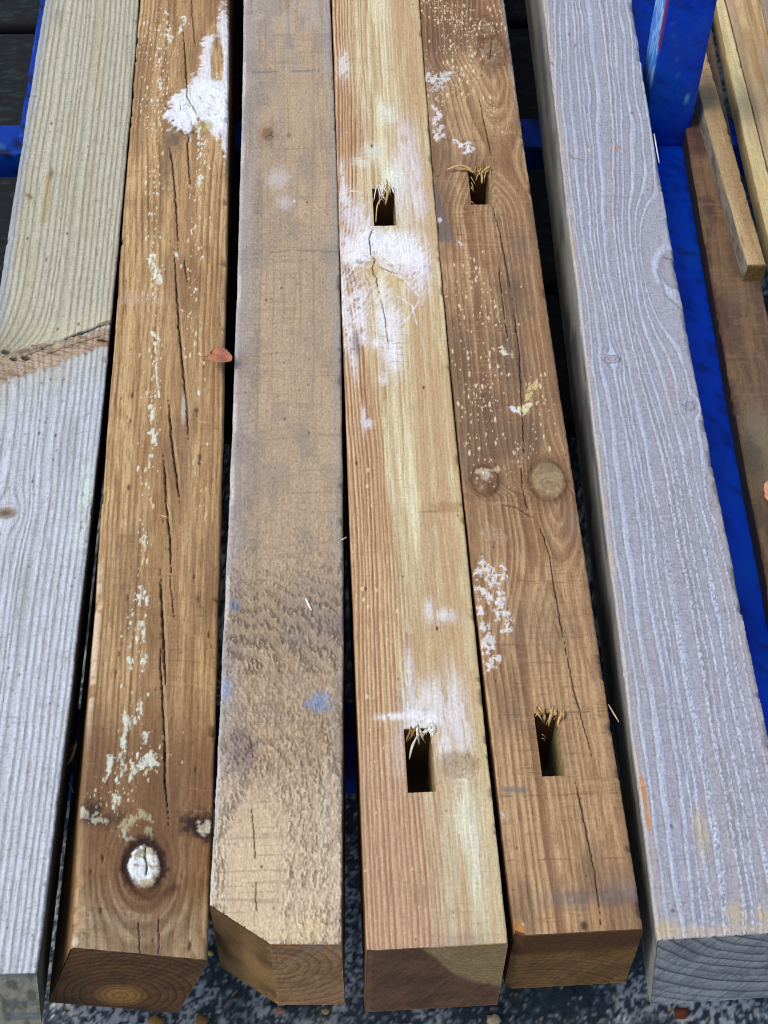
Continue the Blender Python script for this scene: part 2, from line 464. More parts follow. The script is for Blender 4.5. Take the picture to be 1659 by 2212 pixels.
    for j in range(len(jr) - 1):
        for q in range(nb - 1):
            inside = any(h[2] <= jr[j] < h[3] and u[h[0]] <= bcols[q] < u[h[1]] for h in H)
            if not inside: bf.append([bi0 + j*nb + q, bi0 + (j + 1)*nb + q, bi0 + (j + 1)*nb + q + 1, bi0 + j*nb + q + 1])
    fe0 = cnt; verts.append(np.array([ex[0], ex[-1]])); cols.append(np.tile(C(70, 52, 36), (2, 1))); cnt += 2
    jl = len(jr) - 1
    bf.append([bi0 + jl*nb, fe0, fe0 + 1, bi0 + jl*nb + nb - 1])
    faces.append(np.array(bf))
    # walls of the mortises
    for hi, (i0, i1, j0, j1) in enumerate(H):
        c0, c1 = nS - 1 + i0, nS - 1 + i1
        loops = [(V[j0:j1 + 1, c0][::-1], 0), (V[j1, c0:c1 + 1][::-1], 1), (V[j0:j1 + 1, c1], 2), (V[j0, c0:c1 + 1], 3)]
        cl = [F.col[j0:j1 + 1, i0][::-1], F.col[j1, i0:i1 + 1][::-1], F.col[j0:j1 + 1, i1], F.col[j0, i0:i1 + 1]]
        for (lp, wi), c_t in zip(loops, cl):
            n = len(lp); dl = np.array([0, .002, .006, .014, .03, .06, .09, depth])
            Dw = np.zeros((len(dl), n, 3)); jx, jz = down(lp[:, 1])
            for q, dpt in enumerate(dl):
                Dw[q] = lp; Dw[q, :, 0] += jx*dpt; Dw[q, :, 2] += jz*dpt
                if 0 < q < len(dl) - 1:
                    rn = (vn(np.arange(n)*.8, np.full(n, q*3.1 + wi*7 + hi*29), seed + 60) - .5)*.0014
                    Dw[q, :, 0] += rn*(wi in (0, 2)); Dw[q, :, 1] += rn*(wi in (1, 3))
            wc = np.tile(C(122, 92, 58), (len(dl), n, 1)) if wi != 2 else np.tile(C(214, 198, 146), (len(dl), n, 1))  # right wall's cream is raised so that it looks lit
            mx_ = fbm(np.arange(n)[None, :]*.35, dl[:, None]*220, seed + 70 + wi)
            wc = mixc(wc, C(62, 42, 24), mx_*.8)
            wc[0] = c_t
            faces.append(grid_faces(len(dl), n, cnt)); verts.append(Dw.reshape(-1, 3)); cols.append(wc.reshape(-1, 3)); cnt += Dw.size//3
    root = mesh_obj(name, np.concatenate(verts), np.concatenate(faces), mat or WOOD, np.concatenate(cols))
    tag(root, label, cat, group)
    # sawn end, a thin cap of its own
    nu, nd = 150, 90
    uu = np.linspace(0, 1, nu); tt = np.linspace(0, 1, nd)
    ia = np.interp(uu, u, np.arange(nT)); fa = np.floor(ia).astype(int).clip(0, nT - 2); fr = (ia - fa)[:, None]
    tp = T[0, fa]*(1 - fr) + T[0, fa + 1]*fr
    bp = bl[0][None, :] + (br[0] - bl[0])[None, :]*uu[:, None]
    bp[:, 1] = tp[:, 1] - tilt
    E = tp[None]*(1 - tt[:, None, None]) + bp[None]*tt[:, None, None]
    n1 = fbm(uu[None, :]*28, tt[:, None]*28, seed + 90)
    ch = F.conv
    E[..., 1] -= .0006 + (n1 - .5)*.0005*np.minimum(1, 12*np.minimum(tt, 1 - tt))[:, None]
    E[..., 2] += .0002*(1 - 2*tt)[:, None]; E[..., 0] += .0002*(2*uu - 1)[None, :]
    cx_mm = uu[None, :]*W + 0*tt[:, None]; cz_mm = tt[:, None]*depth*1000 + 0*uu[None, :]
    ec = end(cx_mm, cz_mm)
    rim_i = np.concatenate([np.arange(nu), np.arange(1, nd)*nu + nu - 1, (nd - 1)*nu + np.arange(nu - 2, -1, -1), np.arange(nd - 2, 0, -1)*nu])
    ev = E.reshape(-1, 3); rim = ev[rim_i].copy(); rim[:, 1] += .003; rc = ev.mean(0); rim += (rc - rim)*[.012, 0, .012]
    nrim = len(rim_i); q = np.arange(nrim); q2 = (q + 1) % nrim; b0 = nu*nd
    ef = np.concatenate([grid_faces(nd, nu)[:, ::-1], np.stack([rim_i[q], b0 + q, b0 + q2, rim_i[q2]], -1)])
    cap = mesh_obj('end_grain', np.concatenate([ev, rim]), ef, ENDG, np.concatenate([ec.reshape(-1, 3), ec.reshape(-1, 3)[rim_i]]), root)
    F.root = root; F.T = T; F.u = u; F.H = H
    return F

def ring_end(cx, cz, base, dark, sp, seed, stain=None, elong=1.0, pith=0.0, pcol=None, nz=1.0, strength=.8):
    def f(X, Z):
        r = np.hypot(X - cx, (Z - cz)*elong) + nz*3*(fbm(X/30, Z/30, seed, 2) - .5)
        ph = r/sp + .5*vn(r/sp*.6, r*0, seed + 3); p = ph - np.floor(ph)
        m = .35*S(.2, .8, p)*(1 - S(.93, 1, p)) + .75*S(.72, .9, p)*(1 - S(.94, 1, p))
        col = np.zeros(X.shape + (3,)) + base
        kk = _h(np.floor(ph), ph*0, seed + 4)
        col = mixc(col, dark, .4*S(.52, .64, fbm((X + .6*Z)/1.3, (Z - .6*X)/30, seed + 10, 3))); col = mixc(col, base*1.15, .3*S(.52, .66, fbm((X + .6*Z)/2.1, (Z - .6*X)/40, seed + 11, 3)))
        col = mixc(col, dark*.45, .8*S(.35, .1, np.abs(X - cx - .12*(Z - cz) - 2*fbm(Z/9, X*0, seed + 12)))*S(3, 9, cz - Z)*S(60, 26, cz - Z))
        col = mixc(col, dark, m*strength*(.55 + .45*kk))
        col = mixc(col, dark, .38*S(.45, .75, fbm(X/22, Z/14, seed + 5)))
        if pcol is not None: col = mixc(col, pcol, S(pith, pith*.3, r)*(1 - .6*m))
        if stain is not None: col = stain(col, X, Z)
        col = mixc(col, dark*.8, .25*S(.5, .7, fbm(X/1.5, Z/1.5, seed + 8)))
        return col
    return f

def plain_side(base, dark, seed, sp=7.0, streak=.6):
    def f(Y, D, sgn):
        g = D/sp + 1.4*fbm(Y/160, D/40, seed) + (sgn > 0)*3.3
        p = g - np.floor(g)
        col = np.zeros(Y.shape + (3,)) + base
        col = mixc(col, dark, S(.3, .9, p)*(1 - S(.92, 1, p))*streak)
        return mixc(col, dark, .35*S(.45, .7, fbm(Y/40, D/12, seed + 2)))
    return f

vert = lambda y: (np.zeros_like(y), -np.ones_like(y))
def ramp_end(*uy):
    us = [a for a, _ in uy]; ys = [b for _, b in uy]
    return lambda u: np.interp(u, us, ys)

def rings(g, sp, seed, jit=.5):
    ph = g/sp + jit*(vn(g/sp*.55, g*0, seed) - .5)*2
    k = np.floor(ph); return ph - k, _h(k, k*0, seed + 1)

GRP = 'square timber posts lying side by side on the rack'

# ---------------------------------------------------------------- post 1: pale grey
def top1(F):
    X, Y = F.X, F.Y
    n = fbm(X/14, Y/90, 101); n2 = fbm(X/5, Y/5, 102); fine = fbm(X/.9, Y/14, 103, 3)
    band, bt = F.dist([(-10, 790), (60, 772), (150, 742), (240, 716)])
    yb = np.interp(X, [0, 20, 60, 100], [F.conv(0, 782)[1], F.conv(45, 764)[1], F.conv(135, 736)[1], F.conv(238, 700)[1]])
    dy = Y - yb                                   # + is above (farther)
    g = X + 3.5*(fbm(Y/240, X/70, 104) - .5)*2
    g = g + 26*np.exp(-np.clip(dy, 0, 400)/28)*S(70, 10, X)*(dy > 0) + 15*np.exp(-np.clip(-dy, 0, 400)/30)*S(80, 0, X)*(dy <= 0)
    g = F.flow(g, 15, 1108, 9, 1.6); g = F.flow(g, 100, 377, 3, 2.5)
    p, k = rings(g, 5.9, 105, .85)
    up = C(183, 184, 168); lo = C(192, 198, 209)
    t = S(45, -110, dy + 50*(n - .5))
    F.col = up + (lo - up)*t[..., None]
    dk = mixc(np.zeros(X.shape + (3,)) + C(152, 144, 122), C(158, 160, 170), t)
    gl = S(.0, .16, p)*(1 - S(.16, .5, p))
    F.col = F.col + (dk - F.col)*(gl*(.36 + .45*k))[..., None]
    F.paint(C(214, 209, 190), S(.5, .62, p)*(1 - S(.8, .95, p))*.35*(1 - t))
    F.paint(C(218, 222, 236), S(.5, .62, p)*(1 - S(.8, .95, p))*.5*t)
    F.paint(C(176, 176, 182), .35*S(.5, .72, fbm(X/7, Y/70, 131))*t)
    F.paint(C(174, 164, 136), .4*S(.5, .75, fbm(X/9, Y/120, 106))*(1 - t))
    F.paint(C(150, 150, 150), .35*S(.52, .75, n)*t)
    F.paint(C(140, 130, 112), .35*S(.56, .72, fine))
    F.h += -.6*gl + .35*(fine - .5) + .15*S(.5, .7, p)
    # transverse fuzz
    cr = S(.62, .72, fbm(X/6, Y/1.6, 107, 3)); F.paint(C(150, 143, 128), cr*.3); F.h -= cr*.12
    # bluish worn left edge of the upper part
    F.paint(C(150, 160, 176), S(12, 2, X + 5*(n2 - .5))*(1 - t)*.75)
    # greenish hollow above the spike knot
    F.paint(C(140, 134, 96), S(70, 0, dy)*(dy > -6)*S(62, 8, X)*.5*(.6 + .8*n2))
    F.paint(C(206, 198, 164), S(40, 8, dy)*(dy > 0)*S(20, 40, X)*.45)
    F.col *= 1 - t[..., None]*np.array([.04, .0, -.03])
    # spike knot
    wd = np.interp(X, [0, 30, 100], [17, 19, 12])
    kn = S(1.05, .75, abs(dy + 16)/wd + .7*(n2 - .5) + .5*(fbm(X/9, Y/9, 140) - .5))
    kc = mixc(np.zeros(X.shape + (3,)) + C(172, 152, 128), C(132, 110, 88), S(.42, .68, fbm(X/20 + (Y + .32*X)/6, (Y + .32*X)/2.2, 108)))
    kc = mixc(kc, C(170, 154, 142), S(.5, .7, fbm(X/8, Y/6, 139))*.8)
    F.col = F.col + (kc - F.col)*(kn*.92)[..., None]
    F.h += kn*(1.2 + 1.6*(fbm(X/9, (Y + .32*X)/3, 109) - .5)); F.paint(C(206, 184, 150), kn*S(.5, .66, fbm(X/14, (Y + .32*X)/1.6, 141))*.5); F.paint(C(92, 72, 58), kn*S(.58, .7, fbm(X/12, (Y + .32*X)/1.4, 142))*.55)
    F.paint(C(100, 78, 62), S(.55, .75, fbm(X/16, (dy)/4, 110))*S(14, 4, abs(dy - 3))*.7)
    F.inner = C(26, 20, 22)
    F.crack([(126, 741), (150, 728), (185, 714), (212, 705), (238, 699)], 2.2, 4, 1.6, 111); F.crack([(150, 730), (185, 717), (205, 711)], 2.6, 3, 2, 127)
    F.crack([(86, 774), (142, 751), (190, 736), (231, 723)], 1.0, 2, 1.2, 112); F.crack([(40, 775), (80, 760), (126, 741)], .8, 1, 1.5, 128)
    for (a, b) in [((12, 760), 5), ((30, 777), 4), ((56, 775), 5)]:
        e = F.ell(a[0], a[1], b, 2.4, -.3); F.paint(C(24, 20, 30), S(1.1, .6, e)*.85); F.h -= S(1, .5, e)*1.5
    F.paint(C(150, 110, 76), S(1.1, .5, F.ell(225, 742, 9, 4, -.3))*.7); F.paint(C(30, 22, 20), S(1.1, .7, F.ell(222, 738, 6, 1.3, -.3)))
    # knot lower left
    e = F.ell(12, 1108, 11, 5.5); F.paint(C(132, 110, 86), S(1.15, .6, e + .3*(n2 - .5))*.8); F.paint(C(92, 72, 54), S(.55, .25, e)*.7)
    # stains, small marks
    F.paint(C(120, 104, 64), S(1.1, .3, F.ell(110, 377, 4, 8))*.75)
    d, tt = F.dist([(106, 385), (102, 430), (95, 478)]); F.paint(C(166, 146, 96), S(6, 1, d)*.55)
    F.paint(C(110, 90, 70), S(1.1, .5, F.ell(63, 424, 3, 5, .7))*.7)
    F.paint(C(140, 140, 140), S(1.1, .2, F.ell(125, 34, 9, 14))*.5)
    for (a, b) in [(111, 267), (145, 505), (60, 515), (100, 560), (170, 700), (124, 710), (120, 940), (70, 1040), (85, 935), (190, 1220)]:
        F.paint(C(88, 74, 60), S(1.2, .6, F.ell(a, b, 1.3, 1.8))*.8)
    F.paint(C(100, 90, 80), flecks(X, Y, 9, 12, .22, 113, .06, .16)*.6)
    # white-green growth on right edge
    gr = S(86, 97, X + 7*(n2 - .5))*S(70, 30, abs(Y - F.conv(205, 1090)[1]))
    F.paint(C(204, 222, 214), gr*.75*S(.35, .55, fbm(X/2, Y/9, 114)))
    F.crack([(206, 1060), (200, 1090), (196, 1112)], 1.6, 3, .6, 115)
    F.crack([(183, 1340), (176, 1420), (172, 1470)], .7, 1.5, .6, 116)
def end1(X, Z):
    col = np.zeros(X.shape + (3,)) + C(176, 172, 156)
    col = mixc(col, C(126, 122, 108), S(.4, .7, fbm(X/7, Z/20, 120)))
    return mixc(col, C(120, 130, 138), S(.5, .75, fbm(X/30, Z/8, 121))*.7)
d1 = lambda y: (np.full_like(y, -.13), np.full_like(y, -.991))
P1 = build_timber('timber_post', 'pale grey weathered post crossed by a brown diagonal knot, at far left', 'timber post',
    [(97, 0), (60, 240), (18, 490), (-12, 700), (-66, 1050), (-118, 1400), (-218, 2092)],
    [(300, 0), (283, 200), (264, 450), (241, 720), (222, 860), (197, 1050), (172, 1340), (137, 1640), (79, 2097)], 2,
    ramp_end((0, .4135), (1, .4125)), .105, d1, top1, plain_side(C(120, 112, 98), C(80, 72, 62), 130), end1,
    W=103, arris=2.2, seed=100, group=GRP, ragged=.5)

# ---------------------------------------------------------------- post 2: brown with cracks and white rot
def top2(F):
    X, Y = F.X, F.Y
    n = fbm(X/16, Y/110, 201); n2 = fbm(X/4, Y/4, 202, 5); fine = fbm(X/.8, Y/16, 203, 3)
    g = X - 58 + 5*(fbm(Y/260, X/60, 204) - .5)*2
    g = F.flow(g, 410, 235, 17, 2.0)
    c = F.conv(312, 1872); dx = X - c[0]; dyk = Y - c[1]
    gf = F.flow(X - c[0], 312, 1872, 15, 1.7)
    rho = np.hypot(dx*1.05, dyk*np.where(dyk < 0, .66, .75))
    wk = np.exp(-(rho/np.where(dyk < 0, 58, 40))**4)
    gB = np.abs(g)*(1 - wk) + wk*(rho + .15*np.abs(gf))
    ph = (gB/6.8)**1.12 + .5*(vn(gB/9, Y/300, 205) - .5)
    k = _h(np.floor(ph), X*0, 206); p = ph - np.floor(ph)
    F.col[:] = C(188, 150, 104)
    F.col = mixc(F.col, C(164, 124, 80), S(.42, .66, n)*.9)
    F.paint(C(208, 172, 120), S(.5, .66, fbm(X/5.5, Y/170, 271))*.75); F.paint(C(134, 96, 60), S(.54, .7, fbm(X/4.5, Y/120, 272))*.6)
    F.paint(C(122, 84, 50), S(.6, .7, fbm(X/2.2, Y/46, 273))*.45)
    lw = S(.3, .85, p)*(1 - S(.92, 1, p))
    edge = S(8, 22, np.abs(g))*(.35 + .65*S(.35, .6, fbm(X/20, Y/150, 207)))
    edge = np.maximum(edge, wk*.8)
    F.paint(C(208, 170, 118), (1 - lw)*.45*edge)
    F.paint(C(112, 76, 46), lw*edge*(.35 + .55*k)*.85)
    F.paint(C(160, 120, 80), S(18, 6, np.abs(g))*.55)
    F.paint(C(128, 90, 55), .5*S(.55, .75, fine))
    lowd = S(F.py(1560), F.py(1700), Y)
    F.paint(C(112, 76, 48), .7*S(F.py(1480), F.py(1700), Y)*S(F.py(2030), F.py(1860), Y)*(.5 + .9*n))
    F.paint(C(132, 96, 64), .35*lowd)
    F.paint(C(180, 156, 122), .75*S(F.py(1950), F.py(2040), Y)*S(.3, .6, n2 + .1)*(1 - .5*lw))
    F.paint(C(120, 82, 50), .35*S(F.py(330), F.py(0), Y)*S(.35, .6, n))
    # saw marks across
    sm = S(.45, .65, fbm(X/40, Y/70, 261)); sw = S(.66, .76, fbm(X/22, Y/2.2, 208, 3))*sm; F.paint(C(128, 92, 58), sw*.35); F.h -= sw*.1
    F.paint(C(196, 162, 120), S(.7, .8, fbm(X/30, Y/2.0, 209, 3))*.2*sm)
    F.h += .35*(fine - .5) - .35*lw*edge + .3*(n2 - .5)
    # little dark pits
    for (a, b, r) in [(286, 855, 3), (283, 907, 2.2), (278, 1052, 3.2), (250, 1455, 3), (258, 1410, 2.4), (273, 606, 2.4), (276, 1290, 2.6), (440, 790, 2), (425, 890, 4), (432, 990, 4), (428, 1290, 3), (232, 1690, 2), (423, 1660, 2.6), (452, 1370, 2), (352, 1125, 1.5), (420, 1245, 2), (222, 1850, 2.5), (196, 1880, 2.2), (410, 2044, 3), (217, 1970, 3), (330, 2030, 2)]:
        e = F.ell(a, b, r*.55, r*1.5) + 1.3*(n2 - .5); F.paint(C(70, 44, 24), S(1.0, .3, e)*.8); F.h -= S(1, .3, e)*.6
    F.paint(C(84, 56, 32), flecks(X + 2*(n2 - .5), Y, 7, 26, .3, 210, .05, .13)*.6)
    # grey smear under upper knot
    F.paint(C(98, 84, 68), S(1.2, .3, F.ell(380, 297, 9, 12) + .7*(n2 - .5))*.8)
    F.paint(C(112, 92, 70), S(1.2, .3, F.ell(364, 335, 9, 42) + .9*(n2 - .5))*.6)
    # upper knot, dark rim
    e = F.ell(408, 245, 17, 20); F.paint(C(86, 52, 30), S(.28, .0, abs(e - 1.05) + .3*(n2 - .5))*.9)
    F.paint(C(156, 122, 78), S(.2, .02, abs(e - 1.2))*.5)
    F.paint(C(118, 86, 58), .45*S(.5, .72, fbm(X/30, Y/110, 291)))
    F.col *= [1.02, 1.11, 1.25]
    # ---- white rot over the upper knot
    def fibre(cx, cy, ang_k, seed):
        c0 = F.conv(cx, cy); a = np.arctan2(Y - c0[1], X - c0[0]); r = np.hypot(X - c0[0], Y - c0[1])
        return fbm(a*ang_k, r/7, seed, 3)
    f1 = fibre(425, 240, 9, 211)
    s1 = np.minimum.reduce([F.ell(402, 240, 19, 21), F.ell(445, 212, 27, 26), F.ell(468, 240, 14, 32)])
    m1 = S(1.12, .82, s1 + .9*(f1 - .5) + .35*(n2 - .5))
    s2 = np.minimum.reduce([F.ell(455, 135, 13, 26), F.ell(482, 130, 9, 62), F.ell(452, 165, 14, 18), F.ell(458, 95, 11, 10)])
    hole = F.ell(469, 138, 7, 34)
    m2 = S(1.1, .7, s2 + 1.0*(fbm(X/5, Y/3, 212) - .5))*S(.75, 1.15, hole + .5*(n2 - .5))
    m3 = S(1.1, .7, F.ell(487, 285, 4, 26) + 1.2*(n2 - .5))
    mw = np.maximum.reduce([m1, m2*.85, m3*.8])
    thin = S(.30, .52, fbm(X/4, Y/8, 213) + .25*(1 - S(.8, .3, s1)))
    lay = C(234, 240, 250) ; F.paint(lay, mw*.93)
    F.paint(C(238, 248, 255), m1*S(.85, .4, s1)*.9)
    F.paint(C(190, 188, 204), mw*S(.60, .70, fbm((X + Y*.4)/3, (Y - X*.5)/8, 214))*.4)
    F.h += mw*(1.0 + .7*(n2 - .5))
    F.paint(C(176, 158, 96), S(1.1, .6, F.ell(440, 275, 12, 7, .5) + .5*(n2 - .5))*.65)
    F.paint(C(150, 122, 66), S(.25, .05, abs(F.ell(438, 196, 4.5, 3) - .9) + .5*n2)*.7)
    for L in ([(395, 232), (402, 225), (412, 232)], [(391, 225), (390, 240)], [(447, 232), (462, 240)], [(430, 208), (440, 225)], [(455, 205), (465, 214)], [(447, 250), (468, 248)], [(412, 262), (416, 275)]):
        d, _t = F.dist(L); F.paint(C(140, 130, 136), S(1.0, .25, d + 1.6*(n2 - .5))*.75*np.minimum(_t*4 + .3, 1)); F.h -= S(1, .2, d)*.5
    # dark around the left of the rot
    F.paint(C(92, 62, 36), S(1.45, 1.1, s1)*(1 - mw)*S(.4, .6, n2)*S(430, 350, 0*X + 0)*.0)
    # ---- fungus flecks
    col_c, tt = F.dist([(350, 20), (345, 130), (335, 260), (332, 430), (330, 640), (330, 900), (312, 1120), (300, 1320), (290, 1450), (285, 1560), (275, 1650), (280, 1720)])
    pr = np.exp(-(col_c/6.5)**2)*.55
    lc, _ = F.dist([(330, 60), (320, 160), (335, 250)]); pr = np.maximum(pr, np.exp(-(lc/22)**2)*.5*S(F.py(330), F.py(270), Y))
    rc, _ = F.dist([(440, 310), (432, 390), (420, 480), (420, 560), (415, 650), (430, 900), (440, 1200)]); pr = np.maximum(pr, np.exp(-(rc/7)**2)*.42*S(F.py(1200), F.py(700), Y))
    bc, _ = F.dist([(230, 1740), (270, 1680), (330, 1640)]); pr = np.maximum(pr, np.exp(-(bc/16)**2)*.62)
    pr = pr*(.35 + 1.3*S(.35, .6, fbm(X/14, Y/30, 215)))
    wob = .8*(n2 - .5)
    fl = np.maximum(flecks(X + 2*wob, Y + 3*wob, 4.2, 10.0, pr, 216, .10, .42, 1.35), flecks(X + 1.5*wob, Y + 2*wob, 2.6, 6.5, pr*.6, 220, .12, .36))
    F.paint(C(222, 214, 176), fl*.92); F.paint(C(226, 236, 230), fl*S(.5, .6, vn(X/9, Y/20, 219))*.9)
    F.h += fl*.35
    brk = S(.36, .5, fbm(X/1.8, Y/5, 253, 3) + .06)
    def dab(L, w, c, al=.95, jag=1.0):
        d, _t = F.dist(L); m = S(w*1.1, w*.45, d*(.7 + .9*_t) + jag*w*(n2 - .5)*2.6)*brk; F.paint(c, m*al); F.h += m*.4
    gw = C(222, 228, 214)
    for L, w in [([(396, 38), (402, 48)], 3), ([(396, 58), (388, 72)], 2.4), ([(366, 78), (368, 92)], 3.4), ([(365, 62), (363, 82)], 1.4), ([(330, 552), (332, 575), (338, 600)], 2.3), ([(340, 585), (345, 612)], 3.0), ([(322, 560), (325, 585)], 1.4),
                 ([(330, 720), (345, 735)], 2), ([(335, 740), (338, 800), (344, 860)], 1.1), ([(328, 880), (327, 915)], 2.2), ([(330, 930), (333, 960)], 3.0), ([(326, 985), (322, 1010)], 1.2), ([(312, 1160), (313, 1190)], 1.2),
                 ([(305, 1270), (302, 1310)], 1.6), ([(318, 1290), (320, 1315)], 1.6), ([(297, 1360), (295, 1395)], 1.7), ([(308, 1345), (312, 1385)], 2.0), ([(283, 1425), (284, 1445)], 1.8), ([(310, 1420), (308, 1450)], 2.2), ([(272, 1560), (268, 1600), (266, 1620)], 3.4), ([(262, 1635), (266, 1650)], 2.6),
                 ([(302, 1520), (306, 1545)], 1.8), ([(312, 1585), (313, 1605)], 2.6), ([(325, 1640), (300, 1655), (282, 1680)], 4.6), ([(262, 1668), (256, 1690)], 3.2), ([(240, 1640), (236, 1670), (226, 1690)], 2.4), ([(255, 1720), (245, 1745)], 2.0),
                 ([(432, 270), (428, 300)], 2.6), ([(436, 380), (430, 402)], 2.6), ([(428, 310), (445, 312)], 1.4), ([(410, 290), (412, 306)], 1.4), ([(380, 545), (385, 560)], 1.2), ([(345, 175), (347, 192)], 2.2)]:
        dab(L, w, gw)
    # rotten knots at the sides near the end
    for (a, b, rx, ry) in [(182, 1755, 5, 6), (440, 1785, 6, 7)]:
        e = F.ell(a, b, rx*3.2, ry*1.7) + 1.1*(n2 - .5); F.paint(C(50, 34, 32), S(1.3, .4, e)*.95)
        e = F.ell(a, b, rx*.9, ry*.9) + 1.6*(n2 - .5); F.paint(C(206, 204, 190), S(1.0, .5, e)*.9); F.h -= S(1.4, .3, e)*1.2
    d, _t = F.dist([(195, 1770), (230, 1775), (262, 1765)]); F.paint(C(76, 48, 34), S(10, 1, d + 5*(n2 - .5))*.6)
    dab([(210, 1770), (232, 1775)], 3, C(190, 190, 166), .8)
    dab([(272, 1790), (282, 1770), (305, 1757), (330, 1770)], 4.2, C(186, 176, 140), .9)
    dab([(272, 1805), (295, 1815)], 3.4, C(206, 208, 186), .85); dab([(322, 1798), (330, 1820)], 3, C(200, 196, 160), .8)
    # the white knot
    kx, ky = 312, 1871
    e = F.ell(kx, ky, 12.5, 16.0) + .18*(n2 - .5)
    F.paint(C(98, 66, 40), S(2.6, 1.2, e)*.35)
    F.paint(C(50, 30, 20), S(1.62, 1.2, e + .3*(n2 - .5))*S(.85, .95, e)*.97)
    for rx, ry, wgt in ((21, 26, .6), (31, 40, .5), (40, 56, .4)):
        eu = F.ell(kx, ky + 10, rx, ry) + .10*(n - .5); F.paint(C(92, 62, 40), S(.12, .02, np.where(eu > 1, (eu - 1)*.5, 1 - eu))*wgt*S(-4, 8, F.conv(kx, ky + 5)[1] - Y))
    F.h += -1.2*S(.28, .0, abs(e - 1.12)) + .8*S(1, .8, e)
    wc = mixc(np.zeros(X.shape + (3,)) + C(214, 204, 174), C(240, 250, 255), S(.45, .6, fbm(X/6, Y/7, 224) + .25*S(4, -5, X - F.conv(310, 1875)[0])))
    wk2 = S(1.0, .86, e + .12*(vn(X/1.2, Y/1.2, 225) - .5)); F.col = F.col + (wc - F.col)*(wk2*.96)[..., None]
    F.paint(C(150, 130, 92), wk2*S(.62, .7, n2)*.7); F.h += wk2*.6*(n2 - .5)
    d, _t = F.dist([(285, 1905), (300, 1925), (327, 1940), (355, 1932), (380, 1917)]); F.paint(C(82, 54, 32), S(5, 1, d + 3*(n2 - .5))*.7); F.h -= S(3, 0, d)*.6
    F.paint(C(128, 92, 60), S(1.2, .4, F.ell(312, 1945, 30, 14) + .5*(n2 - .5))*.45)
    F.inner = C(30, 18, 10)
    F.crack([(314, 1818), (314, 1850), (317, 1873), (314, 1898)], 1.5, 6, .6, 226)
    # drying cracks
    for i, (L, w) in enumerate([([(413, -20), (416, 40), (422, 100)], .7), ([(395, 50), (402, 164), (405, 211), (431, 258)], 1.15), ([(412, 285), (405, 309), (406, 340), (411, 405)], 1.25),
        ([(366, 318), (372, 350), (378, 419), (386, 545)], 1.2), ([(375, 520), (385, 691), (393, 780), (402, 872), (408, 966)], 1.5), ([(398, 560), (404, 610)], .8), ([(364, 862), (370, 945), (380, 1018), (388, 1085)], 1.6),
        ([(352, 975), (357, 1040), (360, 1097), (367, 1163), (370, 1256)], 1.5), ([(366, 1240), (372, 1290), (375, 1340)], .9), ([(346, 1230), (350, 1329), (354, 1394), (358, 1500)], 1.7), ([(346, 1366), (347, 1446), (351, 1515), (356, 1605), (356, 1679), (365, 1792)], 1.25),
        ([(342, 1973), (344, 2070)], .9), ([(298, 1990), (303, 2065)], .6)]):
        F.crack(L, w, 7 if w > .9 else 3, .7, 230 + i)
        if w > 1.1:
            L2 = [(a + 6, b) for a, b in L]; d, _t = F.dist(L2); F.paint(C(204, 176, 134), S(1.2, .3, d)*.4*np.minimum(_t, 1 - _t)*4)  # pale stroke paints the lit right lip of the wider cracks
    # worn pale arris along the left edge
    pal = S(3.2, 1.2, np.abs(X - 2.0 - 1.5*(n - .5)))*S(F.py(1200), F.py(1290), Y)*S(F.py(1700), F.py(1500), Y)
    F.paint(C(224, 206, 184), pal*.8*S(.35, .5, fbm(Y/20, X*0, 251)))
    F.paint(C(240, 240, 232), S(1.1, .5, F.ell(161, 2034, 3.0, 4))*.9)
    F.paint(C(182, 156, 122), S(8, 1, X)*S(F.py(1700), F.py(2030), Y)*.6)
    # web / chalk smear in the middle
    F.paint(C(198, 176, 164), S(1.2, .2, F.ell(300, 645, 40, 8) + .4*(n2 - .5))*.22); F.paint(C(214, 200, 190), S(1.2, .4, F.ell(397, 882, 3, 16))*.6)
end2 = ring_end(50, 78, C(126, 90, 56), C(56, 36, 24), 6.4, 260, elong=.95, pith=26, pcol=C(188, 136, 74), nz=.7, strength=.9,
    stain=lambda c, X, Z: mixc(mixc(c, C(66, 42, 34), S(94, 116, Z + 10*fbm(X/12, Z/9, 262))*.6), C(140, 122, 96), S(.5, .75, fbm(X/12, Z/5, 263))*S(45, 10, Z)*S(50, 5, X)*.6))
def d2(y):
    th = np.interp(y, [.45, .62, .9, 1.4], [math.radians(17.5), math.radians(13), math.radians(5), 0])
    return -np.sin(th), -np.cos(th)
P2 = build_timber('timber_post', 'brown cracked post with a white round knot near its sawn end, second from left', 'timber post',
    [(300, 0), (285, 250), (270, 450), (252, 700), (232, 950), (203, 1260), (176, 1640), (162, 2046)],
    [(495, 0, 0), (490, 300, 0), (485, 700, -.002), (478, 1200, -.010), (467, 1640, -.022), (445, 2076, -.030)], 2,
    ramp_end((0, .4307), (1, .4300)), .104, d2, top2, plain_side(C(150, 118, 80), C(86, 58, 36), 270), end2,
    W=100, arris=3.0, tilt=.002, seed=200, group=GRP, wob=.6)

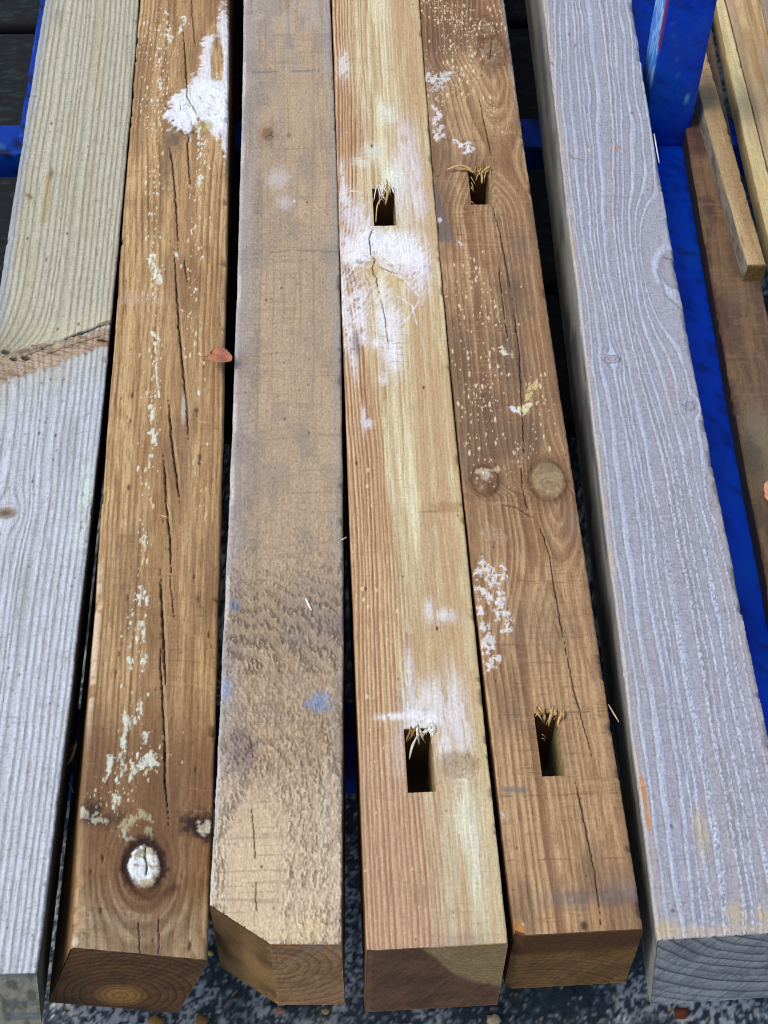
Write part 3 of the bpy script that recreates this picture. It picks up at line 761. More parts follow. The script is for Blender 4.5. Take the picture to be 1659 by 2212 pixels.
# ---------------------------------------------------------------- post 3: tan, rough sawn, mitred corner
def top3(F):
    X, Y = F.X, F.Y
    n = fbm(X/18, Y/80, 301); n2 = fbm(X/3, Y/3, 302, 4)
    F.col[:] = C(180, 158, 130)
    F.paint(C(166, 148, 126), S(.4, .65, n)*.7); F.paint(C(192, 168, 134), S(.5, .7, fbm(X/9, Y/120, 303))*.35)
    mo = fbm(X/1.6, Y/2.2, 351, 3); F.paint(C(150, 132, 112), S(.55, .7, mo)*.28); F.paint(C(200, 182, 154), S(.45, .3, mo)*.25)
    ed = S(26, 4, X + 14*(n - .5)) ; F.paint(C(158, 152, 152), ed*.7)
    ed = S(84, 98, X + 14*(n - .5)) ; F.paint(C(152, 148, 146), ed*.65)
    lowt = S(F.py(1560), F.py(1850), Y); F.paint(C(222, 204, 176), lowt*.75)
    F.paint(C(182, 176, 176), .35*S(F.py(330), F.py(0), Y)*S(.4, .6, n))
    F.paint(C(116, 110, 112), .55*S(.52, .7, fbm(X/22, Y/34, 304))*S(F.py(1850), F.py(1700), F.Y*0 + Y)*.5)
    # darker band of dirt
    yb = F.py(1330); bd = np.exp(-((Y - yb - 16*(n - .5))/34)**2); F.paint(C(104, 94, 88), bd*.5*(.5 + n2))
    F.paint(C(126, 120, 124), S(1.2, .2, F.ell(690, 1340, 40, 42) + .7*(n2 - .5))*.6)
    # cathedral arcs of torn grain
    c = F.conv(440, 1560); dx = X - c[0]; dy = Y - c[1]
    up = np.hypot(dx*.8, dy*.85)
    c2 = F.conv(552, 1840); q = np.hypot((X - c2[0]), np.where(Y > c2[1], (Y - c2[1])*.42, (Y - c2[1])*.16))
    wU = S(F.py(1475), F.py(1420), Y)
    G = up*wU + q*(1 - wU)
    vis = np.where(Y > F.py(1450), np.exp(-((Y - F.py(1375))/70)**2), .55*S(F.py(1500), F.py(1560), Y))
    far = S(F.py(1200), F.py(1000), Y)
    ph = G/11 + 1.3*(n - .5) + .7*vn(G/16, X*0, 353); p = ph - np.floor(ph)
    band = S(.3, .5, p)*(1 - S(.85, 1, p))
    # fuzzy chips: torn sawn fibres as real relief
    a1 = fbm((X*1.0 + Y*.25)/1.7, (Y - X*.45)/3.6, 305, 3)*(1 - lowt) + lowt*fbm(X/1.15, Y/3.4, 356, 3); a2 = fbm(X/.9, Y/3.8, 306, 3)
    r1 = S(.42, .62, a1) - .5; r2 = S(.42, .62, a2) - .5
    amp = .22 + 1.15*vis*band*S(.3, .55, fbm(X/26, Y/20, 352) + .1) + .42*S(F.py(1250), F.py(1500), Y)*S(.0, .4, q/30) - .2*far
    amp *= 1 - .75*S(24, 16, q)*(Y < F.py(1560))
    F.h += (1.0*r1 + .55*r2)*amp + .35*(n2 - .5)
    F.paint(C(108, 90, 72), np.clip(amp, 0, 1.6)*S(.0, -.45, r1)*.42)
    F.paint(C(204, 184, 156), np.clip(amp, 0, 1)*S(.1, .5, r1)*.34)
    F.paint(C(190, 162, 126), (1 - band)*vis*.35*S(.35, .6, fbm(X/30, Y/12, 307)))
    F.paint(C(206, 180, 142), S(24, 12, q + 6*(n2 - .5))*(Y < F.py(1640))*.35)
    ln = S(.5, .8, p)*.3*vis; F.paint(C(130, 106, 80), ln*.6)
    # faint lengthwise lines and saw marks higher up
    lw = S(.6, .72, fbm(X/3.2, Y/120, 308)); F.paint(C(140, 120, 96), lw*.35*(1 - lowt)); F.h -= lw*.15
    sw = S(.62, .72, fbm(X/50, Y/2.4, 309, 3))*S(.4, .6, fbm(X/40, Y/60, 354)); F.paint(C(140, 124, 104), sw*.4)
    lg = S(.55, .68, fbm(X/1.3, Y/40, 355, 3)); F.paint(C(150, 132, 110), lg*.3*(1 - .7*lowt)); F.h -= sw*.1
    for s_ in range(26):                       # little dark flecks along one line
        pass
    lc, _ = F.dist([(560, 20), (556, 500), (545, 900), (540, 1200)]); F.paint(C(128, 118, 112), np.exp(-(lc/6)**2)*.4*S(.45, .6, n2))
    F.paint(C(104, 88, 76), flecks(X, Y, 7, 9, .25, 310, .08, .2)*.55)
    # knot
    e = F.ell(578, 290, 7, 8) + .3*(n2 - .5); F.paint(C(122, 92, 68), S(1.15, .6, e)*.85); F.paint(C(140, 116, 92), S(2.4, 1, e)*.35)
    e2 = F.ell(624, 292, 3.2, 3.6); F.paint(C(140, 108, 80), S(1.1, .6, e2)*.7)
    F.inner = C(58, 38, 30); F.crack([(572, 297), (584, 290), (590, 284)], .9, 1.5, .4, 311); F.crack([(584, 290), (592, 296)], .7, 1, .4, 312)
    # bluish marks
    d, _ = F.dist([(527, 155), (562, 157), (600, 154), (625, 154), (690, 152)]); F.paint(C(110, 108, 130), S(2.6, .6, d)*S(.45, .6, fbm(X/8, Y*0, 313))*.7)
    d, _ = F.dist([(520, 318), (620, 322), (722, 318)]); F.paint(C(132, 112, 88), S(1.6, .3, d)*S(.35, .55, vn(X/9, Y*0, 314))*.5)
    d, _ = F.dist([(512, 555), (540, 550), (640, 540), (730, 545)]); F.paint(C(116, 106, 98), S(2, .4, d + 2*(n2 - .5))*S(.4, .6, vn(X/6, Y*0, 315))*.55)
    F.paint(C(206, 204, 212), S(1.2, .2, F.ell(600, 385, 16, 13) + .8*(n2 - .5))*.42); F.paint(C(206, 204, 214), S(1.2, .2, F.ell(615, 437, 10, 10) + .8*(n2 - .5))*.4)
    F.paint(C(96, 142, 196), S(1.15, .25, F.ell(690, 1517, 13, 10) + 1.2*(n2 - .5))*.6)
    F.paint(C(140, 170, 214), S(1.15, .25, F.ell(488, 1487, 6, 13) + 1.1*(n2 - .5))*.5)
    F.paint(C(104, 124, 160), S(1.2, .3, F.ell(502, 1308, 9, 6) + .6*(n2 - .5))*.6)
    F.paint(C(112, 98, 110), S(1.2, .2, F.ell(520, 1620, 17, 22) + .7*(n2 - .5))*.5)
    F.paint(C(190, 196, 186), S(1.2, .3, F.ell(702, 1745, 3, 42))*.45)
    for (a, b) in [(637, 434), (663, 437), (575, 648), (608, 622), (668, 935), (615, 905), (565, 1872), (706, 1995), (716, 1995)]:
        F.paint(C(70, 58, 50), S(1.2, .5, F.ell(a, b, 1.2, 1.6))*.8)
    F.paint(C(236, 226, 196), S(1.2, .5, F.ell(636, 434, 1.5, 1.5))*.8)
    F.col *= [1.03, 1.06, 1.10]
    F.inner = C(60, 44, 30)
    F.crack([(544, 1740), (548, 1800), (553, 1864)], .8, 2.5, .5, 320); F.crack([(540, 1590), (547, 1640)], .6, 1.5, .5, 321); F.crack([(552, 1900), (554, 1980)], .5, 1, .5, 322)
    # light sliver splits at left edge
    F.paint(C(216, 206, 190), S(2.2, .8, np.abs(X - 2))*S(.5, .6, vn(Y/40, X*0, 323))*.7)
    F.paint(C(196, 200, 206), S(5, 1, X)*.4)
    F.paint(C(222, 204, 164), S(1.2, .5, F.ell(640, 2010, 30, 10) + .8*(n2 - .5))*.4)
def end3(X, Z):
    col = ring_end(50, 36, C(186, 146, 104), C(112, 78, 52), 8.6, 330, nz=.6, strength=.75)(X, Z)
    ch = S(46.5, 45, X)
    c2 = np.zeros(X.shape + (3,)) + C(150, 118, 74)
    c2 = mixc(c2, C(112, 84, 52), S(.4, .7, fbm(X/14, Z/18, 333))*.6)
    c2 = mixc(c2, C(70, 52, 34), S(.35, .8, fbm(X/22, Z/30, 334, 3) + .25*S(30, 0, X) + .1*S(50, 0, Z))*.7)
    c2 = mixc(c2, C(190, 150, 86), S(.6, .72, fbm(X/4, Z/3, 335))*S(30, 46, X)*.6)
    col = col + (c2 - col)*ch[..., None]
    return mixc(col, C(150, 140, 130), S(50, 60, X)*S(.5, .7, fbm(X/9, Z/9, 336))*S(50, 0, Z)*.5)
P3 = build_timber('timber_post', 'tan rough sawn post with a cut off corner at its near end', 'timber post',
    [(527, 0), (516, 450), (500, 1000), (475, 1560), (451, 1955)],
    [(714, 0), (722, 300), (734, 700), (742, 1100), (742, 1640), (734, 2040)], 2,
    ramp_end((0, .4594), (.47, .4288), (1, .4274)), .108, lambda y: (np.full_like(y, .01), np.full_like(y, -1.0)),
    top3, plain_side(C(150, 130, 104), C(104, 88, 70), 340), end3, W=98, arris=1.6, tilt=.004, mat=WOODR, seed=300, group=GRP, ragged=.5)

# ---------------------------------------------------------------- post 4: brown stripes and cream sapwood, two mortises
def top4(F):
    X, Y = F.X, F.Y
    n = fbm(X/16, Y/120, 401); n2 = fbm(X/3.4, Y/3.4, 402, 5); fine = fbm(X/.7, Y/22, 403, 3)
    g = X + 4*(fbm(Y/200, X/60, 404) - .5)*2
    g = F.flow(g, 815, 550, 16, 1.6); g = F.flow(g, 965, 1092, 7, 1.3); g = F.flow(g, 990, 1652, 8, 1.0); g = F.flow(g, 880, 60, 5, 2.0)
    # border between heartwood and sapwood
    bl = [(762, 0), (758, 150), (786, 300), (780, 420), (800, 540), (794, 700), (822, 860), (832, 1000), (850, 1140), (868, 1300), (874, 1450), (886, 1560), (930, 1760), (954, 2040)]
    Q = F.pts(bl); o = np.argsort(Q[:, 1]); xb = np.interp(Y, Q[o, 1], Q[o, 0])
    sap = S(-9, 10, g - xb + 22*(fbm(X/3.0, Y/110, 405) - .5))
    p, k = rings(g, 3.6, 406, .5); p2, k2 = rings(g, 4.6, 407, .8)
    lw = S(.25, .7, p)*(1 - S(.85, 1, p)); l2 = S(.3, .8, p2)*(1 - S(.9, 1, p2))
    hc = np.zeros(X.shape + (3,)) + C(212, 176, 134); hc = mixc(hc, C(124, 82, 50), lw*(.6 + .4*k)); hc = mixc(hc, C(150, 104, 66), .3*S(.45, .65, n)); hc = mixc(hc, C(232, 206, 164), S(.02, .1, p)*(1 - S(.12, .22, p))*.5*k)
    lowp = S(F.py(1500), F.py(1750), Y); hc = mixc(hc, C(186, 158, 138), lowp*.4*(1 - .6*lw)); hc = mixc(hc, C(186, 150, 112), S(F.py(700), F.py(1200), Y)*.2)
    sc = np.zeros(X.shape + (3,)) + C(206, 186, 144); sc = mixc(sc, C(162, 128, 88), l2*(.5 + .5*k2)*.85); sc = mixc(sc, C(222, 212, 172), S(.5, .64, fbm(X/3.2, Y/110, 408))*.75); sc = mixc(sc, C(186, 154, 114), S(.5, .66, fbm(X/7, Y/150, 424))*.6)
    # patches of brown inside the sapwood further down
    br = S(.44, .56, fbm(X/24, Y/130, 409) + .16*S(F.py(1000), F.py(1150), Y)*S(F.py(1050), F.py(1250), Y) + .07)*S(60, 74, X)
    sc = mixc(sc, C(186, 148, 108), br*.6*S(F.py(1700), F.py(1450), F.Y))
    mid = S(F.py(880), F.py(1050), Y)
    sc = mixc(sc, C(188, 152, 112), S(.44, .6, fbm(X/12, Y/160, 421))*(1 - mid)*0 + mid*0)
    lowm = S(F.py(1080), F.py(1180), Y)
    sc = mixc(sc, C(182, 148, 110), S(F.py(1060), F.py(1130), Y)*S(.46, .6, fbm(X/12, Y/170, 422) )*.7)
    sc = mixc(sc, C(200, 194, 162), S(F.py(1620), F.py(1800), Y)*.5*S(.35, .6, fbm(X/3, Y/60, 425)))
    F.col = hc + (sc - hc)*sap[..., None]
    st = S(.36, .58, fbm(X/2.2, Y/60, 423)); F.paint(C(206, 204, 164), st*.6*(1 - S(2.4, 6, F.dist([(862, 1120), (878, 1200), (886, 1300), (884, 1360)])[0] + 4*(n2 - .5)))*.8)
    F.paint(C(206, 204, 164), st*.6*(1 - S(1.8, 6, F.dist([(985, 1130), (1003, 1160), (1000, 1240), (1010, 1360), (1020, 1440)])[0] + 3*(n2 - .5)))*.8)
    F.paint(C(206, 204, 162), st*.6*(1 - S(1.0, 4, F.dist([(940, 1140), (950, 1300), (960, 1400)])[0] + 3*(n2 - .5)))*.6)
    F.paint(C(196, 170, 120), S(88, 97, X)*.4)
    F.paint(C(122, 84, 48), .4*S(.56, .72, fine)*(1 - .6*sap))
    F.h += -.3*lw*(1 - sap) - .2*l2*sap + .25*(fine - .5) + .2*(n2 - .5)
    sw = S(.66, .76, fbm(X/20, Y/2.2, 410, 3))*S(.45, .65, fbm(X/40, Y/70, 461)); F.paint(C(150, 116, 78), sw*.2); F.h -= sw*.08
    F.paint(C(222, 208, 160), flecks(X + 2*(n2 - .5), Y + 3*(n2 - .5), 5, 9, .07 + .06*S(F.py(900), F.py(1400), Y), 411, .05, .15)*.8*(1 - sap))
    F.paint(C(84, 58, 36), flecks(X, Y, 14, 20, .10, 412, .04, .08)*.7)
    # resin-yellow around the big knot
    kx, ky = 815, 556
    F.paint(C(206, 176, 116), S(1.2, .5, F.ell(850, 585, 30, 22) + .6*(n2 - .5))*.6)
    e = F.ell(868, 585, 12, 7, -.3); F.paint(C(170, 118, 62), S(1.2, .3, e + .5*(n2 - .5))*.55); d, _ = F.dist([(830, 575), (860, 572), (895, 590), (890, 605), (860, 605)]); F.paint(C(140, 92, 50), S(2.4, .4, d + 2*(n2 - .5))*.5)
    F.paint(C(112, 72, 44), S(1.15, .5, F.ell(925, 580, 5, 6) + .4*(n2 - .5))*.6)
    d, _ = F.dist([(745, 575), (760, 600), (775, 640)]); F.paint(C(110, 66, 34), S(5, 1, d + 5*(n2 - .5))*.4)
    F.col *= [1.05, 1.13, 1.25]
    # ---- mould veils
    fib = fbm((X - .6*Y)/2.2, (Y + .5*X)/9, 413, 3); fib2 = fbm(X/7, Y/1.8, 414, 3); fib3 = fbm(X/1.6, Y/18, 415, 3)
    def veil(spec, tex, c, al=.9, lo=.34, hi=.58):
        s = np.minimum.reduce([F.ell(*q) for q in spec]); m = S(1.15, .25, s + .5*(n2 - .5)); m = m*S(lo + .05, hi - .06, tex + .20*S(.8, 0, s) + .16*(n2 - .5))
        F.paint(c, S(1.5, .2, s + .4*(n2 - .5))*.16); F.paint(c, m*al*.82*(.75 + .5*n2)); F.h += m*.35; return m
    wt = C(236, 241, 252)
    veil([(830, 240, 9, 14), (842, 250, 10, 14)], fib2, C(226, 232, 222), .75)
    veil([(880, 330, 15, 48), (865, 400, 15, 50), (895, 380, 12, 55), (905, 430, 12, 30)], fib3, C(226, 226, 238), .62)
    veil([(810, 330, 16, 14), (780, 350, 14, 8)], fib2, C(230, 232, 228), .6)
    veil([(845, 390, 12, 22), (858, 375, 10, 18)], fib2, C(226, 238, 228), .8)
    veil([(740, 395, 4, 30), (745, 425, 9, 18), (742, 140, 8, 20)], fib, wt, .75)
    veil([(770, 470, 24, 22), (790, 490, 15, 20), (745, 520, 10, 18)], fib, C(226, 224, 236), .75)
    veil([(765, 545, 17, 18), (800, 515, 22, 14), (835, 530, 30, 20), (880, 540, 26, 24), (905, 565, 15, 24), (855, 555, 26, 8)], fib, wt, .95, .26, .5)
    veil([(800, 530, 26, 14), (850, 525, 24, 14)], fib2, C(238, 244, 255), .7, .3, .5)
    veil([(765, 560, 14, 7), (890, 560, 16, 12)], n2, C(244, 248, 255), .8)
    veil([(900, 600, 16, 24), (885, 585, 24, 8)], fib, C(230, 224, 244), .75)
    veil([(742, 640, 7, 40), (750, 690, 7, 40), (775, 655, 14, 36)], fib, wt, .8, .42, .6)
    veil([(828, 650, 14, 38), (850, 680, 12, 16)], fib, C(238, 238, 236), .75, .34, .55)
    veil([(845, 730, 16, 34), (832, 700, 12, 20), (848, 760, 14, 26)], fib2, wt, .85, .30, .55)
    veil([(785, 700, 6, 22), (765, 770, 5, 26), (760, 730, 4, 20)], n2, C(230, 230, 240), .85, .4, .55)
    veil([(812, 740, 8, 8), (785, 735, 10, 6), (828, 818, 6, 8)], n2, C(236, 236, 244), .8, .4, .55)
    veil([(786, 905, 3, 16), (795, 915, 6, 6)], n2, C(226, 222, 236), .85, .3, .5)
    veil([(885, 1470, 5, 34), (890, 1540, 12, 34), (985, 1540, 14, 40), (1000, 1580, 9, 34), (960, 1600, 10, 30), (935, 1520, 24, 26), (960, 1330, 12, 8), (928, 1320, 5, 14)], fib3, C(226, 230, 240), .75)
    veil([(850, 1548, 18, 4), (905, 1545, 18, 5), (890, 1590, 6, 14), (925, 1555, 16, 8)], n2, wt, .9, .3, .5)
    veil([(1020, 1810, 8, 46), (1000, 1760, 8, 40), (1030, 1890, 7, 34)], fib3, C(222, 228, 210), .7)
    veil([(1000, 1670, 12, 8)], n2, C(226, 226, 216), .7); veil([(862, 1620, 8, 30)], fib, C(210, 196, 190), .4)
    for L in ([(740, 640), (770, 655), (790, 640), (800, 620)], [(745, 700), (775, 690), (800, 660)], [(735, 420), (760, 412), (785, 415)], [(855, 710), (880, 690), (905, 650)], [(860, 640), (890, 660), (900, 700)], [(755, 640), (770, 700), (778, 740)], [(800, 560), (770, 570), (748, 600)], [(830, 570), (870, 600), (905, 640)], [(840, 565), (880, 570), (915, 575)]):
        d, _ = F.dist(L); F.paint(C(232, 232, 242), S(1.1, .3, d + 1.2*(n2 - .5))*.75)
    F.paint(C(90, 72, 74), S(1.2, .3, F.ell(770, 745, 6, 16) + .6*(n2 - .5))*.5); F.paint(C(70, 76, 120), S(1.1, .5, F.ell(778, 565, 5, 3) + .4*(n2 - .5))*.7)
    F.paint(C(128, 92, 130), S(1.2, .3, F.ell(728, 280, 5, 12))*.35)
    rr_ = np.random.default_rng(44)
    for i in range(46):                         # fine threads spreading from the knot
        a = rr_.uniform(-.45, .9) if i % 3 else rr_.uniform(2.2, 3.9); L0 = rr_.uniform(8, 30); L1 = L0 + rr_.uniform(18, 72)
        c0 = (818 + rr_.normal()*6, 552 + rr_.normal()*8); bend = rr_.normal()*.25
        pl = [(c0[0] + L*math.cos(a + bend*(L - L0)/60), c0[1] + .8*L*math.sin(a + bend*(L - L0)/60)) for L in np.linspace(L0, L1, 4)]
        d, _t = F.dist(pl); w_ = rr_.uniform(.35, .8)
        F.paint(C(236, 240, 250), S(w_*1.5, w_*.4, d + .5*(n2 - .5))*rr_.uniform(.4, .85)*S(0, .15, _t)*S(1.0, .7, _t))
    # small knots lower down
    e = F.ell(962, 1095, 18, 6) + .7*(n2 - .5); F.paint(C(150, 110, 70), S(1.2, .3, e)*.5); e = F.ell(990, 1652, 17, 12) ; rr = (e*3 + 1.8*(fbm(X/4, Y/4, 471) - .5)) % 1
    F.paint(C(150, 122, 78), S(1.15, .7, e + .4*(n2 - .5))*.55); F.paint(C(98, 70, 44), S(1.1, .8, e)*S(.6, .9, rr + .5*(n2 - .5))*.5*S(.4, .55, fbm(X/5, Y/3, 472))); F.h += S(1, .6, e)*.4*(rr - .5)
    F.paint(C(120, 96, 70), S(1.1, .4, F.ell(928, 1105, 12, 1.5))*.5)
    for (a, b, r) in [(915, 837, 1.6), (944, 1357, 1.6), (870, 1245, 1), (790, 1272, 1.6), (770, 1000, 1.5), (803, 315, 1.8), (742, 762, 2), (748, 1350, 1.5)]:
        F.paint(C(58, 36, 22), S(1.2, .5, F.ell(a, b, r*.8, r*1.4))*.85)
    for (a, b) in [(785, 1295), (858, 1320), (782, 1272), (812, 1275), (795, 1015), (793, 1050), (795, 1310), (880, 1450), (793, 1505)]:
        F.paint(C(232, 214, 160), S(1.2, .5, F.ell(a, b, 1.5, 2))*.85)
    F.paint(C(120, 98, 104), S(1.2, .2, F.ell(1000, 2035, 30, 10))*.3)
    F.inner = C(40, 24, 14)
    F.crack([(806, 492), (798, 515), (801, 550)], 1.2, 4, .5, 440); F.crack([(801, 550), (812, 560), (803, 578), (812, 600), (822, 640)], 1.1, 4, 1.2, 441); F.crack([(815, 575), (840, 585), (862, 592)], .6, 2, .6, 442)
    F.crack([(822, 640), (832, 690), (840, 760)], .5, 1.5, .5, 443)
def st4(c, X, Z):
    f = np.interp(X, [0, 38, 46, 54, 64, 80, 100], [-20, -6, 10, 26, 46, 60, 72]); sap = S(-6, 5, f - Z + 7*(fbm(X/9, Z/9, 452) - .5))
    c = mixc(c, C(186, 160, 116), sap*.8*(.8 + .4*fbm(X/14, Z/14, 454)))
    r = np.hypot(X - 100, Z + 12); p = (r/4.2) % 1
    c = mixc(c, C(140, 116, 70), sap*S(.4, .9, p)*.5)
    return mixc(c, C(150, 106, 86), S(.5, .7, fbm(X/20, Z/9, 453))*S(60, 100, Z)*.4)
end4 = ring_end(-20, 130, C(124, 92, 70), C(74, 52, 40), 9, 450, nz=4, stain=st4, strength=.25)
P4 = build_timber('timber_post', 'post half brown stripes and half cream sapwood with two mortises, in the middle', 'timber post',
    [(717, 0), (732, 400), (747, 900), (767, 1450), (780, 1740), (795, 2053)],
    [(905, 0), (938, 400), (975, 850), (1030, 1400), (1097, 2037)], 2,
    ramp_end((0, .4232), (.04, .4222), (1, .4249)), .108, lambda y: (np.full_like(y, -.01), np.full_like(y, -1.0)),
    top4, plain_side(C(150, 112, 74), C(90, 60, 38), 460), end4, W=100, arris=1.6, tilt=.005, seed=400, group=GRP,
    holes=[(808, 857, 407, 488), (881, 942, 1574, 1712)])

# ---------------------------------------------------------------- post 5: brown with two mortises and paired knots
def top5(F):
    X, Y = F.X, F.Y
    n = fbm(X/18, Y/90, 501); n2 = fbm(X/3.4, Y/3.4, 502, 5); fine = fbm(X/.8, Y/18, 503, 3)
    c = F.conv(1160, 1040); dx = X - c[0]; dy = Y - c[1]
    g = X - 62 + 4*(fbm(Y/220, X/60, 504) - .5)*2
    g = F.flow(g, 1185, 1037, 13, 2.4); g = F.flow(g, 1050, 1037, 9, 2.0); g = F.flow(g, 1050, 80, 12, 2.2)
    # cathedral under the pale upper part and below the paired knots
    c2 = F.conv(1080, 140); q = np.hypot(X - c2[0] + 10, np.clip(c2[1] - Y, 0, 1e9)*.22)
    w2 = S(F.py(470), F.py(300), Y)*S(F.py(120), F.py(190), Y)
    q3 = np.hypot((X - 78)*1.0, np.clip(F.py(1060) - Y, 0, 1e9)*.25 - 3); w3 = S(F.py(1420), F.py(1150), Y)*S(F.py(1040), F.py(1080), Y)
    G = np.abs(g)*(1 - w2)*(1 - w3) + q*w2 + q3*w3
    p, k = rings(G, 6.2, 505, .6); lw = S(.3, .8, p)*(1 - S(.9, 1, p))
    F.col[:] = C(176, 140, 98)
    F.paint(C(150, 112, 74), S(.42, .64, n)*.9); F.paint(C(194, 158, 112), S(.5, .7, fbm(X/8, Y/100, 506))*.75); F.paint(C(130, 96, 66), S(.55, .7, fbm(X/5, Y/26, 531))*.4)
    top_d = S(F.py(185), F.py(70), Y + 20*(n - .5)); F.paint(C(122, 84, 58), top_d*.85)
    F.paint(C(198, 162, 110), S(1.2, .2, F.ell(1040, 260, 30, 90) + .4*(n - .5))*.6)
    F.paint(C(112, 80, 56), S(1.2, .3, F.ell(1050, 880, 46, 130) + .5*(n - .5))*.55); F.paint(C(116, 86, 62), S(1.2, .3, F.ell(1150, 740, 34, 190) + .6*(n - .5))*.6)
    F.paint(C(196, 158, 112), S(F.py(1420), F.py(1500), Y)*.4); F.paint(C(166, 124, 82), S(64, 78, X)*.4)
    F.paint(C(112, 72, 40), lw*(.25 + .6*k)*(.45 + .55*np.maximum.reduce([w3*.9, w2*.6, S(60, 40, X)*S(F.py(1350), F.py(1450), Y), .35 + 0*X]))*.85)
    F.paint(C(206, 168, 118), S(.0, .25, p)*(1 - S(.25, .4, p))*.4)
    F.paint(C(120, 84, 52), .45*S(.55, .72, fine))
    F.h += .3*(fine - .5) - .3*lw + .25*(n2 - .5)
    # saw lines straight across
    for (a, b) in [((960, 690), (1175, 705)), ((985, 870), (1200, 880)), ((970, 610), (1170, 622)), ((945, 505), (1160, 515)), ((940, 380), (1150, 392)), ((930, 300), (1130, 312)), ((1010, 1195), (1250, 1208)), ((1030, 1250), (1260, 1260)), ((1040, 1390), (1290, 1400)), ((1060, 1545), (1320, 1535)), ((1075, 1720), (1340, 1712)), ((1090, 1858), (1380, 1852)), ((1095, 1930), (1380, 1924)), ((1080, 1660), (1340, 1656)), ((955, 450), (1160, 455)), ((1000, 980), (1215, 985))]:
        d, _ = F.dist([a, b]); m = S(.9, .25, d)*S(.25, .5, vn(X/16, Y*0, int(a[1])))
        F.paint(C(98, 68, 46), m*.5*S(.35, .6, fbm(X/7, Y*0 + a[1], 562))); F.h -= m*.2
    sm = S(.42, .62, fbm(X/40, Y/60, 561)); sw = S(.64, .74, fbm(X/24, Y/2.2, 507, 3))*sm; F.paint(C(120, 86, 54), sw*.35); F.h -= sw*.1
    F.paint(C(196, 166, 124), S(.68, .78, fbm(X/26, Y/2.0, 527, 3))*.22*sm)
    # dark stains
    F.paint(C(92, 74, 60), S(1.2, .2, F.ell(1115, 640, 18, 30) + .8*(n2 - .5))*.5); F.paint(C(92, 76, 64), S(1.2, .2, F.ell(1105, 775, 18, 34) + .8*(n2 - .5))*.45)
    F.paint(C(104, 88, 76), S(1.2, .2, F.ell(1125, 530, 12, 24) + .8*(n2 - .5))*.4); F.paint(C(110, 86, 68), S(1.2, .2, F.ell(1235, 1120, 12, 40) + .8*(n2 - .5))*.45)
    F.paint(C(120, 96, 72), S(1.2, .2, F.ell(1175, 1350, 44, 30) + .8*(n2 - .5))*.35)
    yb = F.conv(1250, 1940)[1]; F.paint(C(106, 102, 100), S(9, 3, np.abs(Y - yb) + 3*(n2 - .5))*S(5, 60, X)*.62); F.paint(C(140, 134, 128), S(26, 0, Y - yb)*(Y > yb)*S(50, 90, X)*.4)
    d, _ = F.dist([(1090, 1705), (1175, 1708), (1180, 1710)]); F.paint(C(110, 104, 100), S(4, 1, d + 3*(n2 - .5))*S(.4, .6, vn(X/7, Y*0, 508))*.6)
    # pale worn right edge
    F.paint(C(186, 178, 168), S(93, 98, X + 5*(n2 - .5))*S(F.py(420), F.py(300), Y)*.75); F.paint(C(150, 150, 150), S(88, 97, X + 8*(n2 - .5))*S(F.py(240), F.py(100), Y)*.7)
    F.paint(C(206, 180, 146), S(97, 99, X)*.4)
    # grey triangular stain
    a = F.conv(940, 395); b = F.conv(948, 520); c3 = F.conv(980, 510)
    tw = np.interp(Y, [b[1] - 3, b[1], a[1], a[1] + 2], [c3[0] + 2, c3[0], a[0] + 1, 0]); m = S(1.2, -1.2, X - tw + 2*(n2 - .5))*S(b[1] - 3, b[1] + 1, Y + .06*X)*S(a[1] + 6, a[1] - 4, Y)
    F.paint(C(112, 108, 106), m*.75); F.paint(C(70, 70, 76), m*S(4, 0, X)*.4); F.paint(C(236, 242, 250), S(1.1, .6, F.ell(951, 475, 2.4, 2.8) + .5*(n2 - .5))*.95)
    # knots
    for (kx, ky, r, ry, cc) in [(1050, 1037, 11, 12, C(128, 86, 56)), (1185, 1037, 15, 17, C(150, 124, 84)), (1052, 62, 11, 11, C(118, 84, 56)), (1066, 112, 14, 15, C(104, 70, 44))]:
        e = F.ell(kx, ky, r, ry) + (.16 if ky > 500 else .7)*(n2 - .5); wk_ = 1.0 if ky > 500 else .55; F.paint(cc, S(1.15, .7, e)*.8*wk_); F.paint(C(80, 50, 30), S(.3, .03, abs(e - 1.02) + .35*(fbm(X/6, Y/6, 581) - .4))*.6*wk_)
        F.paint(C(110, 74, 44), S(1.8, 1.1, e)*S(.95, 1.05, e)*.5)
        rr = (e*4 + 1.6*(fbm(X/5, Y/5, 571) - .5)) % 1; F.paint(C(96, 74, 48), S(1, .9, e)*S(.55, .95, rr)*.5*S(.38, .55, fbm(X/6, Y/4, 572))); F.h += S(1.15, .8, e)*.9 - S(.2, 0, abs(e - 1.06))*.8 + S(1, .9, e)*.6*(n2 - .5)
        F.paint(C(172, 152, 116), S(1, .8, e)*S(.5, .68, fbm(X/4, Y/2.5, 511))*.5)
    F.paint(C(200, 184, 160), S(1.1, .5, F.ell(1048, 1025, 5, 6) + .9*(n2 - .5))*.7); F.paint(C(86, 52, 34), S(1.15, .5, F.ell(1060, 1050, 6, 6) + .6*(n2 - .5))*.6)
    F.paint(C(108, 80, 58), .5*S(.5, .72, fbm(X/34, Y/90, 591)))
    F.col *= [.99, 1.09, 1.30]
    # flecks of fungus
    pr = np.exp(-(F.dist([(935, 0), (1000, 50), (985, 150), (950, 190)])[0]/21)**2)*.95
    pr = np.maximum(pr, np.exp(-(F.dist([(1030, 40), (1080, 60), (1070, 20)])[0]/9)**2)*.6)
    pr = np.maximum(pr, np.exp(-(F.dist([(1010, 180), (1055, 220), (1085, 290)])[0]/6)**2)*.4)
    pr = np.maximum(pr, np.exp(-(F.dist([(1000, 590), (1040, 640), (1045, 700), (1040, 900), (1045, 1000)])[0]/22)**2)*.36)
